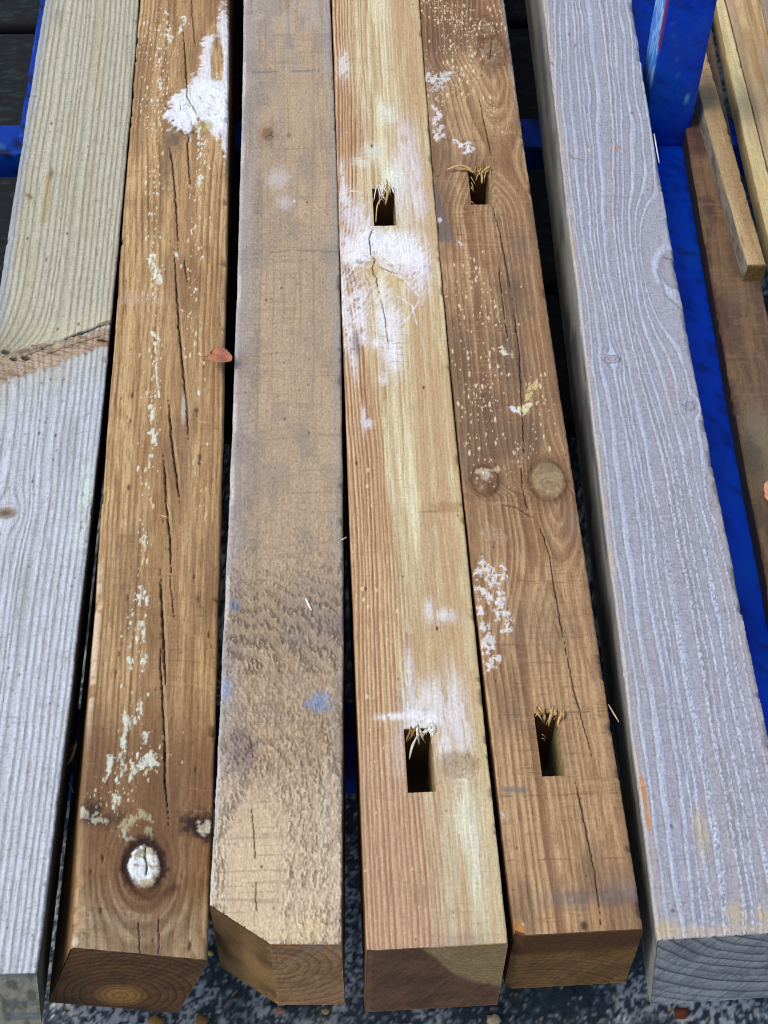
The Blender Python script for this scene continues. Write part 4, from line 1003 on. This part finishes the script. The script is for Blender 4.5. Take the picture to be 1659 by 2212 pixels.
    pr = np.maximum(pr, np.exp(-(F.dist([(1150, 820), (1150, 940), (1120, 1000)])[0]/14)**2)*.32)
    pr = pr*(.5 + 1.1*S(.35, .6, fbm(X/14, Y/26, 509)))
    wob = .7*(n2 - .5); fl = np.maximum(flecks(X + 2*wob, Y + 3*wob, 4.8, 11, pr, 510, .10, .40, 1.5), flecks(X + 1.5*wob, Y + 2*wob, 2.5, 5.5, pr*.6, 520, .12, .36))
    F.paint(C(230, 218, 184), fl*.9); F.h += fl*.35
    brk = S(.34, .46, fbm(X/1.8, Y/3, 553, 3) + .06)
    def dab(L, w, cc, al=.9, jag=1.0):
        d, _t = F.dist(L); m = S(w*1.1, w*.5, d + jag*w*(n2 - .5)*2.2)*brk; F.paint(cc, m*al); F.h += m*.4
    wh = C(228, 230, 240)
    dab([(925, 165), (945, 180), (970, 160)], 6.5, C(216, 220, 226), .8, 1.5); dab([(930, 195), (960, 188)], 4, C(206, 202, 206), .6, 1.5)
    dab([(935, 230), (950, 248), (938, 265), (952, 275), (942, 300), (958, 292)], 3.2, wh, .85, 1.6); dab([(935, 255), (950, 300)], 4, C(206, 196, 186), .5, 1.6)
    dab([(985, 305), (1000, 318), (1015, 310), (1005, 328), (1022, 322)], 3.0, wh, .85, 1.6)
    dab([(1160, 830), (1145, 845), (1140, 860)], 3.2, C(206, 188, 128), .95); dab([(1120, 885), (1140, 875), (1130, 893)], 3.4, C(224, 216, 180), .95); dab([(1105, 880), (1118, 890)], 2, wh, .8)
    dab([(1085, 752), (1090, 762)], 3, C(232, 226, 206), .85); dab([(1105, 760), (1108, 770)], 1.8, C(220, 206, 170), .8); dab([(1075, 1015), (1030, 1020)], 2.4, C(206, 190, 160), .6)
    for L, w in [([(1035, 1235), (1050, 1225), (1070, 1260)], 7), ([(1040, 1275), (1062, 1290)], 7), ([(1075, 1280), (1082, 1310), (1076, 1330)], 5), ([(1090, 1320), (1098, 1345), (1092, 1365)], 4.4), ([(1040, 1390), (1062, 1380), (1055, 1400)], 6), ([(1055, 1440), (1072, 1425)], 5), ([(1030, 1310), (1040, 1320)], 4), ([(1088, 1225), (1092, 1250)], 3), ([(1045, 1355), (1050, 1350)], 4)]:
        dab(L, w*.8, C(224, 224, 228), .85, 1.9)
    dab([(1060, 1150), (1080, 1160)], 8, C(196, 176, 156), .3)
    dab([(990, 520), (1000, 530)], 1.2, wh, .7); dab([(985, 1900), (986, 1905)], 1, wh); dab([(1082, 1755), (1086, 1765)], 1.6, C(190, 200, 216), .7); dab([(1128, 1995), (1130, 1998)], 1, wh)
    F.paint(C(74, 48, 30), flecks(X + 2*(n2 - .5), Y, 11, 18, .16, 512, .05, .11)*.7)
    # broken lower left corner
    e = F.ell(1120, 2005, 5, 7); F.paint(C(166, 122, 66), S(1.1, .7, e)); F.h -= S(1.2, .2, e)*3
    F.paint(C(50, 34, 26), S(1.2, .5, F.ell(1262, 2000, 3, 4))*.8); F.paint(C(196, 158, 112), S(1.2, .4, F.ell(1290, 1985, 8, 20))*.4)
    F.inner = C(46, 28, 16)
    for i, (L, w) in enumerate([([(1035, 215), (1052, 290), (1062, 340)], .55), ([(1063, 440), (1080, 505), (1094, 575), (1106, 640)], .9), ([(1076, 560), (1090, 690), (1100, 740)], .6), ([(1106, 640), (1122, 760), (1128, 900), (1132, 978)], 1.0), ([(1125, 1000), (1128, 1050), (1142, 1110)], .7), ([(1160, 1120), (1185, 1190), (1205, 1310), (1222, 1400)], .8), ([(1218, 1380), (1240, 1490), (1262, 1570), (1280, 1640)], .6), ([(1241, 1683), (1264, 1780), (1283, 1873), (1302, 2015)], .9), ([(1155, 1120), (1115, 1095), (1085, 1090)], .5), ([(1062, 85), (1058, 130)], .6)]):
        F.crack(L, w, 4, .6, 540 + i)
def st5(c, X, Z):
    dk = S(40, 28, Z - .12*(X - 50)*np.sign(X - 50)*.4 - 10*S(60, 100, X)*-1 + 6*(fbm(X/14, Z/14, 562) - .5)); c = mixc(c, C(84, 50, 28), dk*.75)
    return mixc(c, C(170, 146, 84), S(70, 100, X)*S(60, 100, Z)*S(.45, .65, fbm(X/8, Z/5, 563))*.6)
end5 = ring_end(20, 150, C(152, 114, 66), C(84, 56, 32), 5.5, 560, nz=1.2, stain=st5, strength=.7)
P5 = build_timber('timber_post', 'brown post with two mortises and a pair of round knots between them', 'timber post',
    [(907, 0), (940, 400), (978, 850), (1040, 1400), (1114, 2022)],
    [(1087, 0), (1152, 420), (1215, 900), (1290, 1400), (1392, 2007)], 2,
    ramp_end((0, .4330), (.06, .4300), (1, .4324)), .100, vert, top5, plain_side(C(140, 106, 72), C(84, 58, 38), 570), end5,
    W=95, arris=1.8, tilt=.001, seed=500, group=GRP, holes=[(1018, 1063, 368, 442), (1171, 1223, 1540, 1677)], ragged=.4)

# ---------------------------------------------------------------- post 6: grey lavender with raised grain
def top6(F):
    X, Y = F.X, F.Y
    n = fbm(X/16, Y/120, 601); n2 = fbm(X/3, Y/3, 602, 5); fine = fbm(X/.8, Y/20, 603, 3)
    g = X + 9*(fbm(Y/260, X/60, 604) - .5)*2 - .010*(Y - 450) + 1.6*(fbm(Y/40, X/14, 634) - .5) + 5*(fbm(Y/90, X/45, 636) - .5)*S(F.py(1000), F.py(700), Y)
    g = F.flow(g, 1462, 578, 34, 2.9); g = F.flow(g, 1322, 777, 6.5, 1.5); g = F.flow(g, 1492, 877, 6, 1.8); g = F.flow(g, 1548, 1085, 6, 2.2); g = F.flow(g, 1345, 480, 0.1)
    p, k = rings(g, 7.8, 605, .6)
    F.col[:] = C(164, 167, 181)
    F.paint(C(170, 167, 172), S(.45, .7, n)*.7); F.paint(C(140, 122, 126), S(.90, .97, k)*S(.5, .6, p)*.5); F.paint(C(160, 156, 170), S(.5, .7, fbm(X/8, Y/200, 606))*.5)
    wdt = .17 + .16*k
    lb = S(.26, .36, p)*(1 - S(.32 + wdt, .48 + wdt, p)); dl = S(.2, .27, p)*(1 - S(.28, .33, p))
    dl2 = S(.40 + wdt, .46 + wdt, p)*(1 - S(.46 + wdt, .58 + wdt, p))
    F.paint(C(188, 200, 222), lb*.88*(.5 + .5*S(.3, .6, fbm(X/5, Y/60, 635)))); F.paint(C(134, 132, 150), dl*(.25 + .35*k)*.8); F.paint(C(146, 142, 156), dl2*.4*k)
    low = S(F.py(900), F.py(1150), Y); lowr = low*S(10, 70, X)*.8 + .3*low + .25*S(F.py(500), F.py(800), Y)*S(40, 90, X)
    # crackled light bands nearer the camera
    cw, ci = worley(X/1.5 + 2*n2, Y/3.4, 607); crk = S(.42, .62, cw)
    F.paint(C(116, 120, 138), lb*crk*np.clip(lowr, 0, 1)*.65); F.paint(C(232, 238, 250), lb*S(.35, .1, cw)*np.clip(lowr, 0, 1)*.5)
    F.h += .7*lb - .8*dl + .2*(fine - .5) - .6*crk*lb*np.clip(lowr, 0, 1) + .3*lb*np.clip(lowr, 0, 1)*(n2 - .5)
    F.paint(C(150, 142, 148), .35*S(.56, .72, fine)); F.paint(C(146, 136, 142), flecks(X, Y, 2.4, 3, .35, 608, .12, .3)*.5)
    cr = S(.60, .70, fbm(X/5, Y/1.6, 609, 3)); F.paint(C(140, 134, 140), cr*.45*(1 - .5*lb)); F.paint(C(196, 194, 206), S(.62, .72, fbm(X/3, Y/1.6, 629, 3))*.35); F.h -= cr*.1
    # tan arris on the left
    F.paint(C(190, 180, 168), S(9, 1.5, X + 4*(n2 - .5))*.5); F.paint(C(206, 176, 140), S(4, 0, X)*S(.5, .65, fbm(Y/30, X*0, 610))*.4)
    # knots
    e = F.ell(1458, 585, 17, 20) ; m = S(1.05, .85, e + .15*(n2 - .5))*S(70, 82, X); F.paint(C(160, 158, 166), m*.9); F.h -= m*.6; F.h += S(.3, 0, abs(e - 1.05))*.9
    F.inner = C(50, 46, 60); F.crack([(1432, 556), (1450, 560), (1462, 562)], 1.2, 2, .4, 611)
    d, _ = F.dist([(1420, 585), (1440, 640), (1472, 668), (1490, 690)]); F.paint(C(120, 116, 128), S(2, .5, d)*.6); F.h -= S(2, .4, d)*.5
    e = F.ell(1322, 777, 8, 3.4) + .3*(n2 - .5); F.paint(C(166, 152, 156), S(1.1, .5, e)*.5); F.paint(C(108, 102, 116), S(.28, .02, abs(e - 1))*.75); F.paint(C(108, 102, 116), S(.25, .02, abs(e - .45))*.5); F.h += S(1.1, .4, e)*.8
    for (a, b) in [(1490, 877), (1548, 1088)]:
        e = F.ell(a, b, 7, 4) + 1.0*(n2 - .5); F.paint(C(146, 140, 150), S(1.1, .4, e)*.5); F.paint(C(96, 92, 106), S(.22, 0, abs(e - .8))*.6); F.h += S(1.1, .4, e)*.8
    F.col *= [.95, .985, 1.02]
    # bruised right edge
    F.paint(C(166, 160, 164), S(94, 103, X + 12*(n2 - .5))*.6*low); F.paint(C(120, 104, 70), S(97, 104, X + 10*(n2 - .5))*S(.6, .7, fbm(Y/14, X*0, 612))*low*.5)
    F.h -= S(101, 105, X + 6*(fbm(Y/12, X*0, 614) - .5))*2.0*S(.48, .6, fbm(Y/40, X*0, 613))
    # thin line with rust dots
    d, _ = F.dist([(1305, 320), (1400, 322)]); F.paint(C(176, 160, 140), S(1.6, .4, d)*.4); F.paint(C(198, 128, 92), S(1.2, .6, F.ell(1332, 320, 2.2, 2.6))*.9); F.paint(C(226, 200, 150), S(1.2, .5, F.ell(1271, 323, 2, 2))*.8)
    d, _ = F.dist([(1294, 424), (1390, 428)]); F.paint(C(150, 128, 128), S(2.4, .6, d)*.35)
    d, _ = F.dist([(1228, 337), (1243, 343), (1262, 346)]); F.paint(C(110, 92, 78), S(.9, .3, d)*.7); d, _ = F.dist([(1187, 126), (1196, 142)]); F.paint(C(110, 100, 70), S(1.1, .3, d)*.8)
    for (a, b, r) in [(1229, 75, 2), (1243, 98, 1.6), (1365, 245, 2), (1235, 527, 2.2), (1300, 1525, 1.5), (1258, 1090, 1.5), (1450, 1785, 2), (1453, 1967, 2), (1400, 410, 1.6)]:
        F.paint(C(100, 84, 88), S(1.2, .5, F.ell(a, b, r*.8, r))*.75)
    F.paint(C(224, 178, 110), S(1.2, .5, F.ell(1234, 526, 2, 2.4))*.8)
    d, _ = F.dist([(1385, 1680), (1395, 1740), (1402, 1790)]); F.paint(C(196, 140, 84), S(2.6, .8, d + 1.5*(n2 - .5))*.85)
    for (a, b, rx, ry) in [(1515, 1800, 6, 22), (1589, 1975, 8, 12), (1648, 1978, 6, 10), (1440, 2005, 10, 8)]:
        F.paint(C(192, 176, 140), S(1.2, .3, F.ell(a, b, rx, ry) + .8*(n2 - .5))*.6)
    F.paint(C(196, 180, 156), S(F.py(2012), F.py(2028), Y + 3*(n2 - .5))*.5)
end6 = ring_end(92, -52, C(172, 178, 186), C(78, 86, 98), 11.5, 660, nz=1.4, strength=.95)
P6 = build_timber('timber_post', 'grey weathered post with raised pale ridged grain, nearest the blue rail', 'timber post',
    [(1172, 0), (1232, 470), (1287, 950), (1345, 1500), (1394, 1850), (1430, 2031)],
    [(1363, 0), (1445, 470), (1500, 800), (1580, 1230), (1653, 1570), (1752, 2010)], 2,
    ramp_end((0, .4238), (1, .4279)), .107, lambda y: (np.interp(y, [.42, .7, 1.4], [.09, .04, .0]), np.full_like(y, -.998)), top6, plain_side(C(166, 168, 166), C(104, 108, 112), 670, 5.0, 1.0), end6,
    W=105, arris=2.0, tilt=.008, seed=600, group=GRP, ragged=.5)


# ---------------------------------------------------------------- plainer timbers at both sides
def simple_top(base, tones, seed, sp=9.0, extra=None, rough=.3):
    def f(F):
        X, Y = F.X, F.Y; n = fbm(X/14, Y/110, seed); n2 = fbm(X/3, Y/3, seed + 1)
        g = X + 8*(fbm(Y/260, X/50, seed + 2) - .5)*2; p, k = rings(g, sp, seed + 3, .8)
        F.col[:] = base; F.paint(tones[0], S(.42, .68, n)*.8); F.paint(tones[1], S(.35, .85, p)*(1 - S(.9, 1, p))*(.3 + .5*k))
        F.paint(tones[0]*.8, .3*S(.56, .72, fbm(X/.9, Y/16, seed + 4, 3)))
        sw = S(.64, .74, fbm(X/50, Y/2.6, seed + 5, 3)); F.paint(tones[0]*.8, sw*.3)
        F.h += rough*(n2 - .5) - .2*S(.4, .8, p) - .1*sw
        if extra: extra(F, n, n2)
    return f
def zpts(L, z): return [(a, b, z) for a, b in L]
def brown_extra(F, n, n2):
    X, Y = F.X, F.Y
    F.paint(C(78, 56, 54), S(.48, .66, fbm(X/14, Y/70, 703))*.75); F.paint(C(140, 110, 88), S(.6, .72, fbm(X/20, Y/3, 704))*.4)
    F.paint(C(104, 74, 62), S(10, 2, X)*S(.45, .6, n)*.7)
    F.paint(C(130, 122, 100), S(1.2, .3, F.ell(1640, 960, 22, 50) + .7*(n2 - .5))*.7); F.paint(C(70, 60, 54), S(1.2, .3, F.ell(1625, 990, 12, 30) + .8*(n2 - .5))*.7)
    F.paint(C(104, 96, 66), S(F.py(960), F.py(1040), Y)*.5*n2)
zb = RZ + .0235
PB = build_timber('brown_board', 'dark brown board beside the blue rail, under the narrow batten', 'board',
    zpts([(1455, 120), (1487, 275), (1503, 425), (1538, 610), (1563, 745), (1605, 986), (1650, 1209)], zb),
    zpts([(1530, 20), (1556, 155), (1604, 420), (1646, 620), (1662, 690), (1700, 850), (1766, 1150)], zb), 2,
    ramp_end((0, .70), (1, .70)), .0238, vert, simple_top(C(124, 100, 76), (C(92, 72, 60), C(104, 82, 60)), 700, 8, brown_extra, .8),
    plain_side(C(62, 50, 44), C(34, 28, 26), 705), ring_end(30, 90, C(120, 84, 58), C(70, 46, 30), 5, 706), nT=60, rows=420, W=48, arris=3.0, seed=700, nS=6, yfar=1.75)
zt = zb + .0209
def batten_extra(F, n, n2):
    F.paint(C(206, 186, 148), S(14, 3, F.X)*.3); F.paint(C(120, 96, 64), S(1.2, .4, F.ell(1604, 520, 1.4, 8))*.6)
    F.paint(C(88, 70, 50), S(1.2, .5, F.ell(1611, 438, 1.3, 1.6))*.7)
def bat_side(Y, D, sgn):
    col = np.zeros(Y.shape + (3,)) + C(150, 146, 138)
    return mixc(col, C(108, 104, 98), S(.4, .7, fbm(Y/22, D/6, 716)))
PT = build_timber('batten', 'narrow pale batten with grey side lying on the dark brown board', 'batten',
    zpts([(1462, 0), (1506, 191), (1540, 308), (1578, 440), (1615, 575)], zt), zpts([(1496, 0), (1536, 150), (1571, 273), (1612, 418), (1656, 575)], zt), 2,
    ramp_end((0, P(1635, 575, zt)[1]), (1, P(1635, 575, zt)[1])), .0206, lambda y: (np.full_like(y, -.05), np.full_like(y, -1.0)),
    simple_top(C(190, 164, 124), (C(150, 122, 84), C(160, 130, 92)), 710, 6, batten_extra), bat_side, ring_end(9, 30, C(140, 112, 66), C(96, 72, 40), 4, 717),
    nT=40, rows=420, W=19.5, arris=1.2, seed=710, nS=6, yfar=1.75, mat=WOODR)
zc = RZ + .0235
PC = build_timber('pale_board', 'cream planed board edge next to the dark gap, top right', 'board',
    zpts([(1542, -20), (1549, 25), (1568, 106), (1609, 300), (1663, 529), (1708, 710)], zc), zpts([(1561, -20), (1571, 25), (1593, 109), (1642, 306), (1700, 540), (1745, 720)], zc), 2,
    ramp_end((0, .95), (1, .95)), .0238, vert, simple_top(C(222, 208, 164), (C(198, 178, 128), C(206, 188, 142)), 720, 7,
    lambda F, n, n2: (F.paint(C(150, 112, 66), S(1.2, .4, F.ell(1590, 95, 2.6, 14) + .4*(n2 - .5))*.5), F.paint(C(190, 164, 112), S(4, 0, F.X)*.3))),
    plain_side(C(196, 180, 140), C(150, 132, 94), 725), ring_end(8, 60, C(190, 164, 118), C(140, 112, 74), 4, 727), nT=40, rows=360, W=17, arris=1.2, seed=720, nS=6, yfar=1.75)
def wide_extra(F, n, n2):
    X, Y = F.X, F.Y
    F.paint(C(184, 160, 138), S(8, 4, X)*.85); F.paint(C(150, 134, 92), S(1.2, .3, F.ell(1625, 190, 9, 90) + .5*(n2 - .5))*.55)
    F.paint(C(226, 196, 150), S(1.2, .3, F.ell(1645, 240, 5, 80))*.6); F.paint(C(150, 116, 76), S(1.2, .4, F.ell(1618, 18, 2.5, 26))*.7)
    F.paint(C(180, 158, 140), S(1.2, .3, F.ell(1655, 140, 6, 40) + .5*(n2 - .5))*.6)
PD = build_timber('pale_board', 'wide pale board with swirling grain behind the cream board edge, top right', 'board',
    zpts([(1564, -20), (1574, 25), (1596, 109), (1645, 306), (1703, 540), (1748, 720)], zc - .002), zpts([(1637, -20), (1648, 25), (1668, 109), (1720, 306), (1782, 540), (1830, 720)], zc - .002), 2,
    ramp_end((0, .93), (1, .93)), .0218, vert, simple_top(C(204, 178, 136), (C(176, 146, 106), C(160, 128, 84)), 730, 10, wide_extra),
    plain_side(C(180, 156, 116), C(130, 106, 74), 735), ring_end(20, 60, C(190, 164, 118), C(140, 112, 74), 5, 737), nT=50, rows=360, W=38, arris=1.5, seed=730, nS=6, yfar=1.75)
PE = build_timber('grey_board', 'greyish board at the extreme top right corner of the stack', 'board',
    zpts([(1640, -20), (1651, 25), (1671, 109), (1723, 306), (1785, 540)], zc + .001), zpts([(1720, -20), (1731, 25), (1751, 109), (1803, 306), (1865, 540)], zc + .001), 2,
    ramp_end((0, 1.0), (1, 1.0)), .0248, vert, simple_top(C(176, 168, 154), (C(140, 130, 116), C(150, 138, 118)), 740, 8),
    plain_side(C(170, 160, 140), C(130, 118, 100), 745), ring_end(20, 60, C(170, 150, 118), C(120, 100, 74), 5, 747), nT=24, rows=200, W=40, seed=740, nS=5, yfar=1.75)

# ---------------------------------------------------------------- splinters, shavings, leaf, grit
def tube(pts, rads, sides=6):
    pts = np.array(pts, float); n = len(pts); V = []
    for i in range(n):
        t = pts[min(i + 1, n - 1)] - pts[max(i - 1, 0)]; t /= np.linalg.norm(t) + 1e-9
        a = np.cross(t, [0, 0, 1.0]); a = a/(np.linalg.norm(a) + 1e-9) if np.linalg.norm(a) > .01 else np.array([1., 0, 0]); b = np.cross(t, a)
        for k in range(sides):
            th = 2*math.pi*k/sides; V.append(pts[i] + rads[i]*(a*math.cos(th)*1.5 + b*math.sin(th)*.7))
    f = []
    for i in range(n - 1):
        for k in range(sides):
            f.append((i*sides + k, i*sides + (k + 1) % sides, (i + 1)*sides + (k + 1) % sides, (i + 1)*sides + k))
    f.append(tuple(range(sides))[::-1]); f.append(tuple(range((n - 1)*sides, n*sides)))
    return np.array(V), f
def sliver(name, pts, r, color, parent=None, label=None, cat=None, group=None, seed=0):
    pts = np.array(pts, float); rr = np.random.default_rng(seed)
    # resample as a soft curve
    t = np.linspace(0, 1, len(pts)); tq = np.linspace(0, 1, 3*len(pts))
    Q = np.stack([np.interp(tq, t, pts[:, k]) for k in range(3)], 1)
    for _ in range(2): Q[1:-1] = .25*Q[:-2] + .5*Q[1:-1] + .25*Q[2:]
    rad = .55*r*(.35 + .65*np.sin(np.linspace(.25, math.pi*.93, len(Q))))*(.8 + .4*rr.random(len(Q)))
    V, f = tube(Q, rad); col = np.tile(color, (len(V), 1))*(.85 + .3*rr.random((len(V), 1)))
    o = mesh_obj(name, V, f, WOOD, col, parent); tag(o, label, cat, group); return o
def at(px, py, z): x, y = P(px, py, z); return (x, y, z)

rng = np.random.default_rng(7)
STRAW = C(208, 182, 134); STRAW2 = C(192, 160, 112)
def fringe(F, left, right, ytop, n, down_px, parent, pale, seed, up=.3):
    """torn fibres hanging into the far side of a mortise"""
    r = np.random.default_rng(seed)
    for i in range(n):
        px = left + (right - left)*r.random(); py = ytop + r.normal()*2.5
        L = down_px*(.25 + 1.0*r.random()**1.6); sx = r.normal()*9; upz = .0008 + .005*r.random()*(r.random() < up)
        back = 5 + 12*r.random()
        pts = [at(px - sx*.2 + r.normal()*2, py - back, .0005), at(px + r.normal()*2, py - 1, .0006 + upz), at(px + sx*.5 + r.normal()*2, py + L*.5, upz*.8 - .001), at(px + sx, py + L, -.002 - .008*r.random())]
        c = [STRAW, STRAW2, C(206, 170, 112), C(150, 112, 66)][r.integers(4)] if not pale or r.random() < .45 else C(232, 230, 224)
        sliver('splinter', pts, .0006 + .0011*r.random()**2, c, parent, seed=seed*50 + i)
fringe(P5, 1163, 1217, 1541, 20, 24, P5.root, False, 71, .9)
fringe(P5, 1022, 1060, 370, 14, 20, P5.root, False, 72, .9)
fringe(P4, 812, 854, 408, 15, 34, P4.root, True, 73, .4)
fringe(P4, 884, 940, 1577, 14, 26, P4.root, True, 74, .4)
def flank(left, y0, y1, n, parent, seed):
    r = np.random.default_rng(seed)
    for i in range(n):
        py = y0 + (y1 - y0)*r.random(); q = r.normal(size=3)*3
        sliver('splinter', [at(left - 2, py - 4 + q[0], .0004), at(left + 1, py, .0006), at(left + 3 + abs(q[1]), py + 6 + 8*r.random(), -.004)], .0004 + .0004*r.random(), STRAW2, parent, seed=seed*30 + i)
flank(1019, 385, 440, 5, P5.root, 75); flank(1172, 1570, 1600, 2, P5.root, 76)
# curled shaving at the upper mortise of the brown post
sliver('splinter', [at(966, 366, .004), at(985, 358, .006), at(1003, 357, .005), at(1018, 366, .003), at(1030, 380, -.002)], .0022, C(206, 170, 112), P5.root, seed=81)
sliver('splinter', [at(990, 366, .003), at(1006, 364, .004), at(1024, 374, .001)], .0016, C(190, 150, 94), P5.root, seed=82)
sliver('splinter', [at(1034, 378, .001), at(1048, 366, .005), at(1060, 358, .006)], .0016, C(206, 168, 108), P5.root, seed=83)
sliver('splinter', [at(812, 480, -.002), at(814, 440, .0006), at(826, 428, .002), at(832, 412, .001)], .0009, C(214, 180, 124), P4.root, seed=84)
sliver('splinter', [at(884, 1640, -.006), at(890, 1612, -.001), at(902, 1588, .001)], .0012, C(216, 208, 194), P4.root, seed=85)
# fibre hanging off post 5, split on post 6, hair in crack of post 2
sliver('splinter', [at(1314, 1521, -.002), at(1325, 1540, .004), at(1337, 1560, .006)], .0007, C(210, 190, 160), P5.root, seed=86)
sliver('splinter', [at(1413, 288, .001), at(1417, 312, .003), at(1424, 352, .001)], .0010, C(222, 222, 228), P6.root, seed=87)
sliver('splinter', [at(346, 1112, .002), at(356, 1116, .003), at(366, 1118, .001)], .0006, C(226, 200, 150), P2.root, seed=88)
sliver('splinter', [at(360, 1085, -.001), at(368, 1110, .002), at(367, 1135, -.001)], .0006, C(216, 186, 130), P2.root, seed=89)
sliver('splinter', [at(735, 1167, .001), at(742, 1164, .002), at(749, 1160, .001)], .0007, C(222, 206, 170), P3.root, seed=90)
# loose white sliver
sliver('wood_sliver', [at(660, 1292, .0018), at(666, 1305, .0024), at(673, 1319, .0018)], .0011, C(246, 244, 240), None, 'thin white sliver lying on the rough tan post', 'splinter', seed=91)
# dry grass caught between the two left posts
gt = thing('dry_grass_tuft', (*P(150, 1625, -.05), -.05), label='tuft of dry brown grass caught in the gap between the two left posts', cat='grass tuft')
base = np.array(gt.location)
for i, (L, r_, c_) in enumerate([
    ([(136, 1618), (148, 1622), (160, 1612), (166, 1600)], .0012, C(150, 116, 70)), ([(135, 1655), (146, 1650), (156, 1636), (165, 1606)], .0018, C(150, 128, 84)),
    ([(140, 1630), (152, 1630), (163, 1618)], .001, C(120, 92, 60)), ([(138, 1604), (150, 1612), (158, 1610)], .0010, C(110, 84, 66)), ([(148, 1690), (153, 1700), (158, 1712)], .0010, C(150, 146, 128)), ([(142, 1640), (150, 1642), (158, 1632)], .0012, C(134, 100, 58))]):
    pts = np.array([at(a, b, -.045 + .006*j) for j, (a, b) in enumerate(L)]) - base
    sliver('blade', pts, r_, c_, gt, seed=100 + i)

# ---- birch leaf
def leaf_mesh(cx, cy, z, ax, L, Wd, color, parent, name, seed):
    r = np.random.default_rng(seed); nl, nw = 26, 11; V = []; Cc = []
    a = np.array(ax)/np.linalg.norm(ax); b = np.array([-a[1], a[0]])
    for i in range(nl):
        t = i/(nl - 1); w = Wd*.5*(math.sin(math.pi*t**.8)**.62 if 0 < t < 1 else 0)
        w *= 1 + .07*((i % 3) - 1)*(t > .12)
        for j in range(nw):
            s = -1 + 2*j/(nw - 1); zz = z + .0012*abs(s)*w/(Wd*.5) + .002*math.sin(t*5 + s) + .0002*math.sin(i*1.9)*abs(s) - .0012*(1 - abs(s)) + .003*t*t
            p = np.array([cx, cy]) + a*L*t + b*w*s; V.append((p[0], p[1], zz))
            vein = 1 - .14*(abs(s) < .12)
            Cc.append(color*vein*(.85 + .3*r.random()))
    top = np.array(V); bot = top.copy(); bot[:, 2] -= .0004
    f = grid_faces(nl, nw); f2 = grid_faces(nl, nw, nl*nw)[:, ::-1]
    rim = np.concatenate([np.arange(nw), np.arange(1, nl)*nw + nw - 1, (nl - 1)*nw + np.arange(nw - 2, -1, -1), np.arange(nl - 2, 0, -1)*nw])
    q = np.arange(len(rim)); q2 = (q + 1) % len(rim); fr = np.stack([rim[q2], rim[q], rim[q] + nl*nw, rim[q2] + nl*nw], -1)
    return mesh_obj(name, np.concatenate([top, bot]), np.concatenate([f, f2, fr]), WOODR, np.concatenate([Cc, Cc]), parent)
lx, ly = P(456, 779, .0); ex_, ey_ = P(503, 795, .0)
lf = thing('fallen_leaf', (lx, ly, -.001), label='small dry orange leaf on the edge of the cracked brown post', cat='leaf')
leaf_mesh(0, 0, .0105, (ex_ - lx, ey_ - ly), math.hypot(ex_ - lx, ey_ - ly), .020, C(178, 118, 92), lf, 'leaf_blade', 3)
sx_, sy_ = P(434, 773, 0)
sliver('stalk', [(sx_ - lx, sy_ - ly, .003), ((sx_ - lx)*.5, (sy_ - ly)*.5 - .001, .005), (.001, 0, .0105)], .0009, C(150, 96, 66), lf, seed=120)
l2x, l2y = P(1647, 1078, zb)
lf2 = thing('fallen_leaf', (l2x, l2y, zb + .004), label='pinkish dry leaf cut by the right edge of the photo, on the brown board', cat='leaf')
leaf_mesh(0, 0, .003, (1, .15), .022, .026, C(222, 164, 132), lf2, 'leaf_blade', 5)

# ---- grit on the asphalt under the post ends
import bmesh
def pebble(px, py, r, color, label, seed, flat=.6):
    rr = np.random.default_rng(seed); bm = bmesh.new(); bmesh.ops.create_icosphere(bm, subdivisions=2, radius=1)
    V = np.array([v.co[:] for v in bm.verts]); F_ = [tuple(v.index for v in f.verts) for f in bm.faces]; bm.free()
    V *= (.7 + .6*rr.random((len(V), 1))); V *= [r*1.3, r*.9, r*flat]
    x, y = P(px, py, GZ)
    o = mesh_obj('pebble', V, F_, WOODR, np.tile(color, (len(V), 1))*(.85 + .3*rr.random((len(V), 1))), None, True, (x, y, GZ + r*flat*.7 + .0022))
    tag(o, label, 'pebble', 'loose stones and chips on the asphalt')
pebble(340, 2208, .0050, C(150, 116, 60), 'ochre pebble below the cracked post end, cut by the bottom edge', 1)
pebble(604, 2186, .0038, C(170, 134, 112), 'pinkish flat chip on the asphalt below the cut off corner post', 2, .35)
pebble(704, 2187, .0030, C(164, 148, 104), 'straw coloured chip on the asphalt just right of the pinkish chip', 3, .4)
pebble(438, 2207, .0046, C(128, 96, 56), 'brown pebble at the bottom edge between the two brown and tan posts', 4)
pebble(1064, 2206, .0048, C(196, 182, 150), 'cream stone at the bottom edge below the two mortised posts', 5)
pebble(1470, 2192, .0052, C(110, 58, 40), 'reddish brown stone below the end of the grey ridged post', 6)
pebble(452, 2062, .0030, C(206, 190, 116), 'small yellowish stone on the asphalt between the two left end faces', 7)
pebble(560, 2128, .0018, C(190, 170, 120), 'tiny tan chip below the mitred corner', 8)
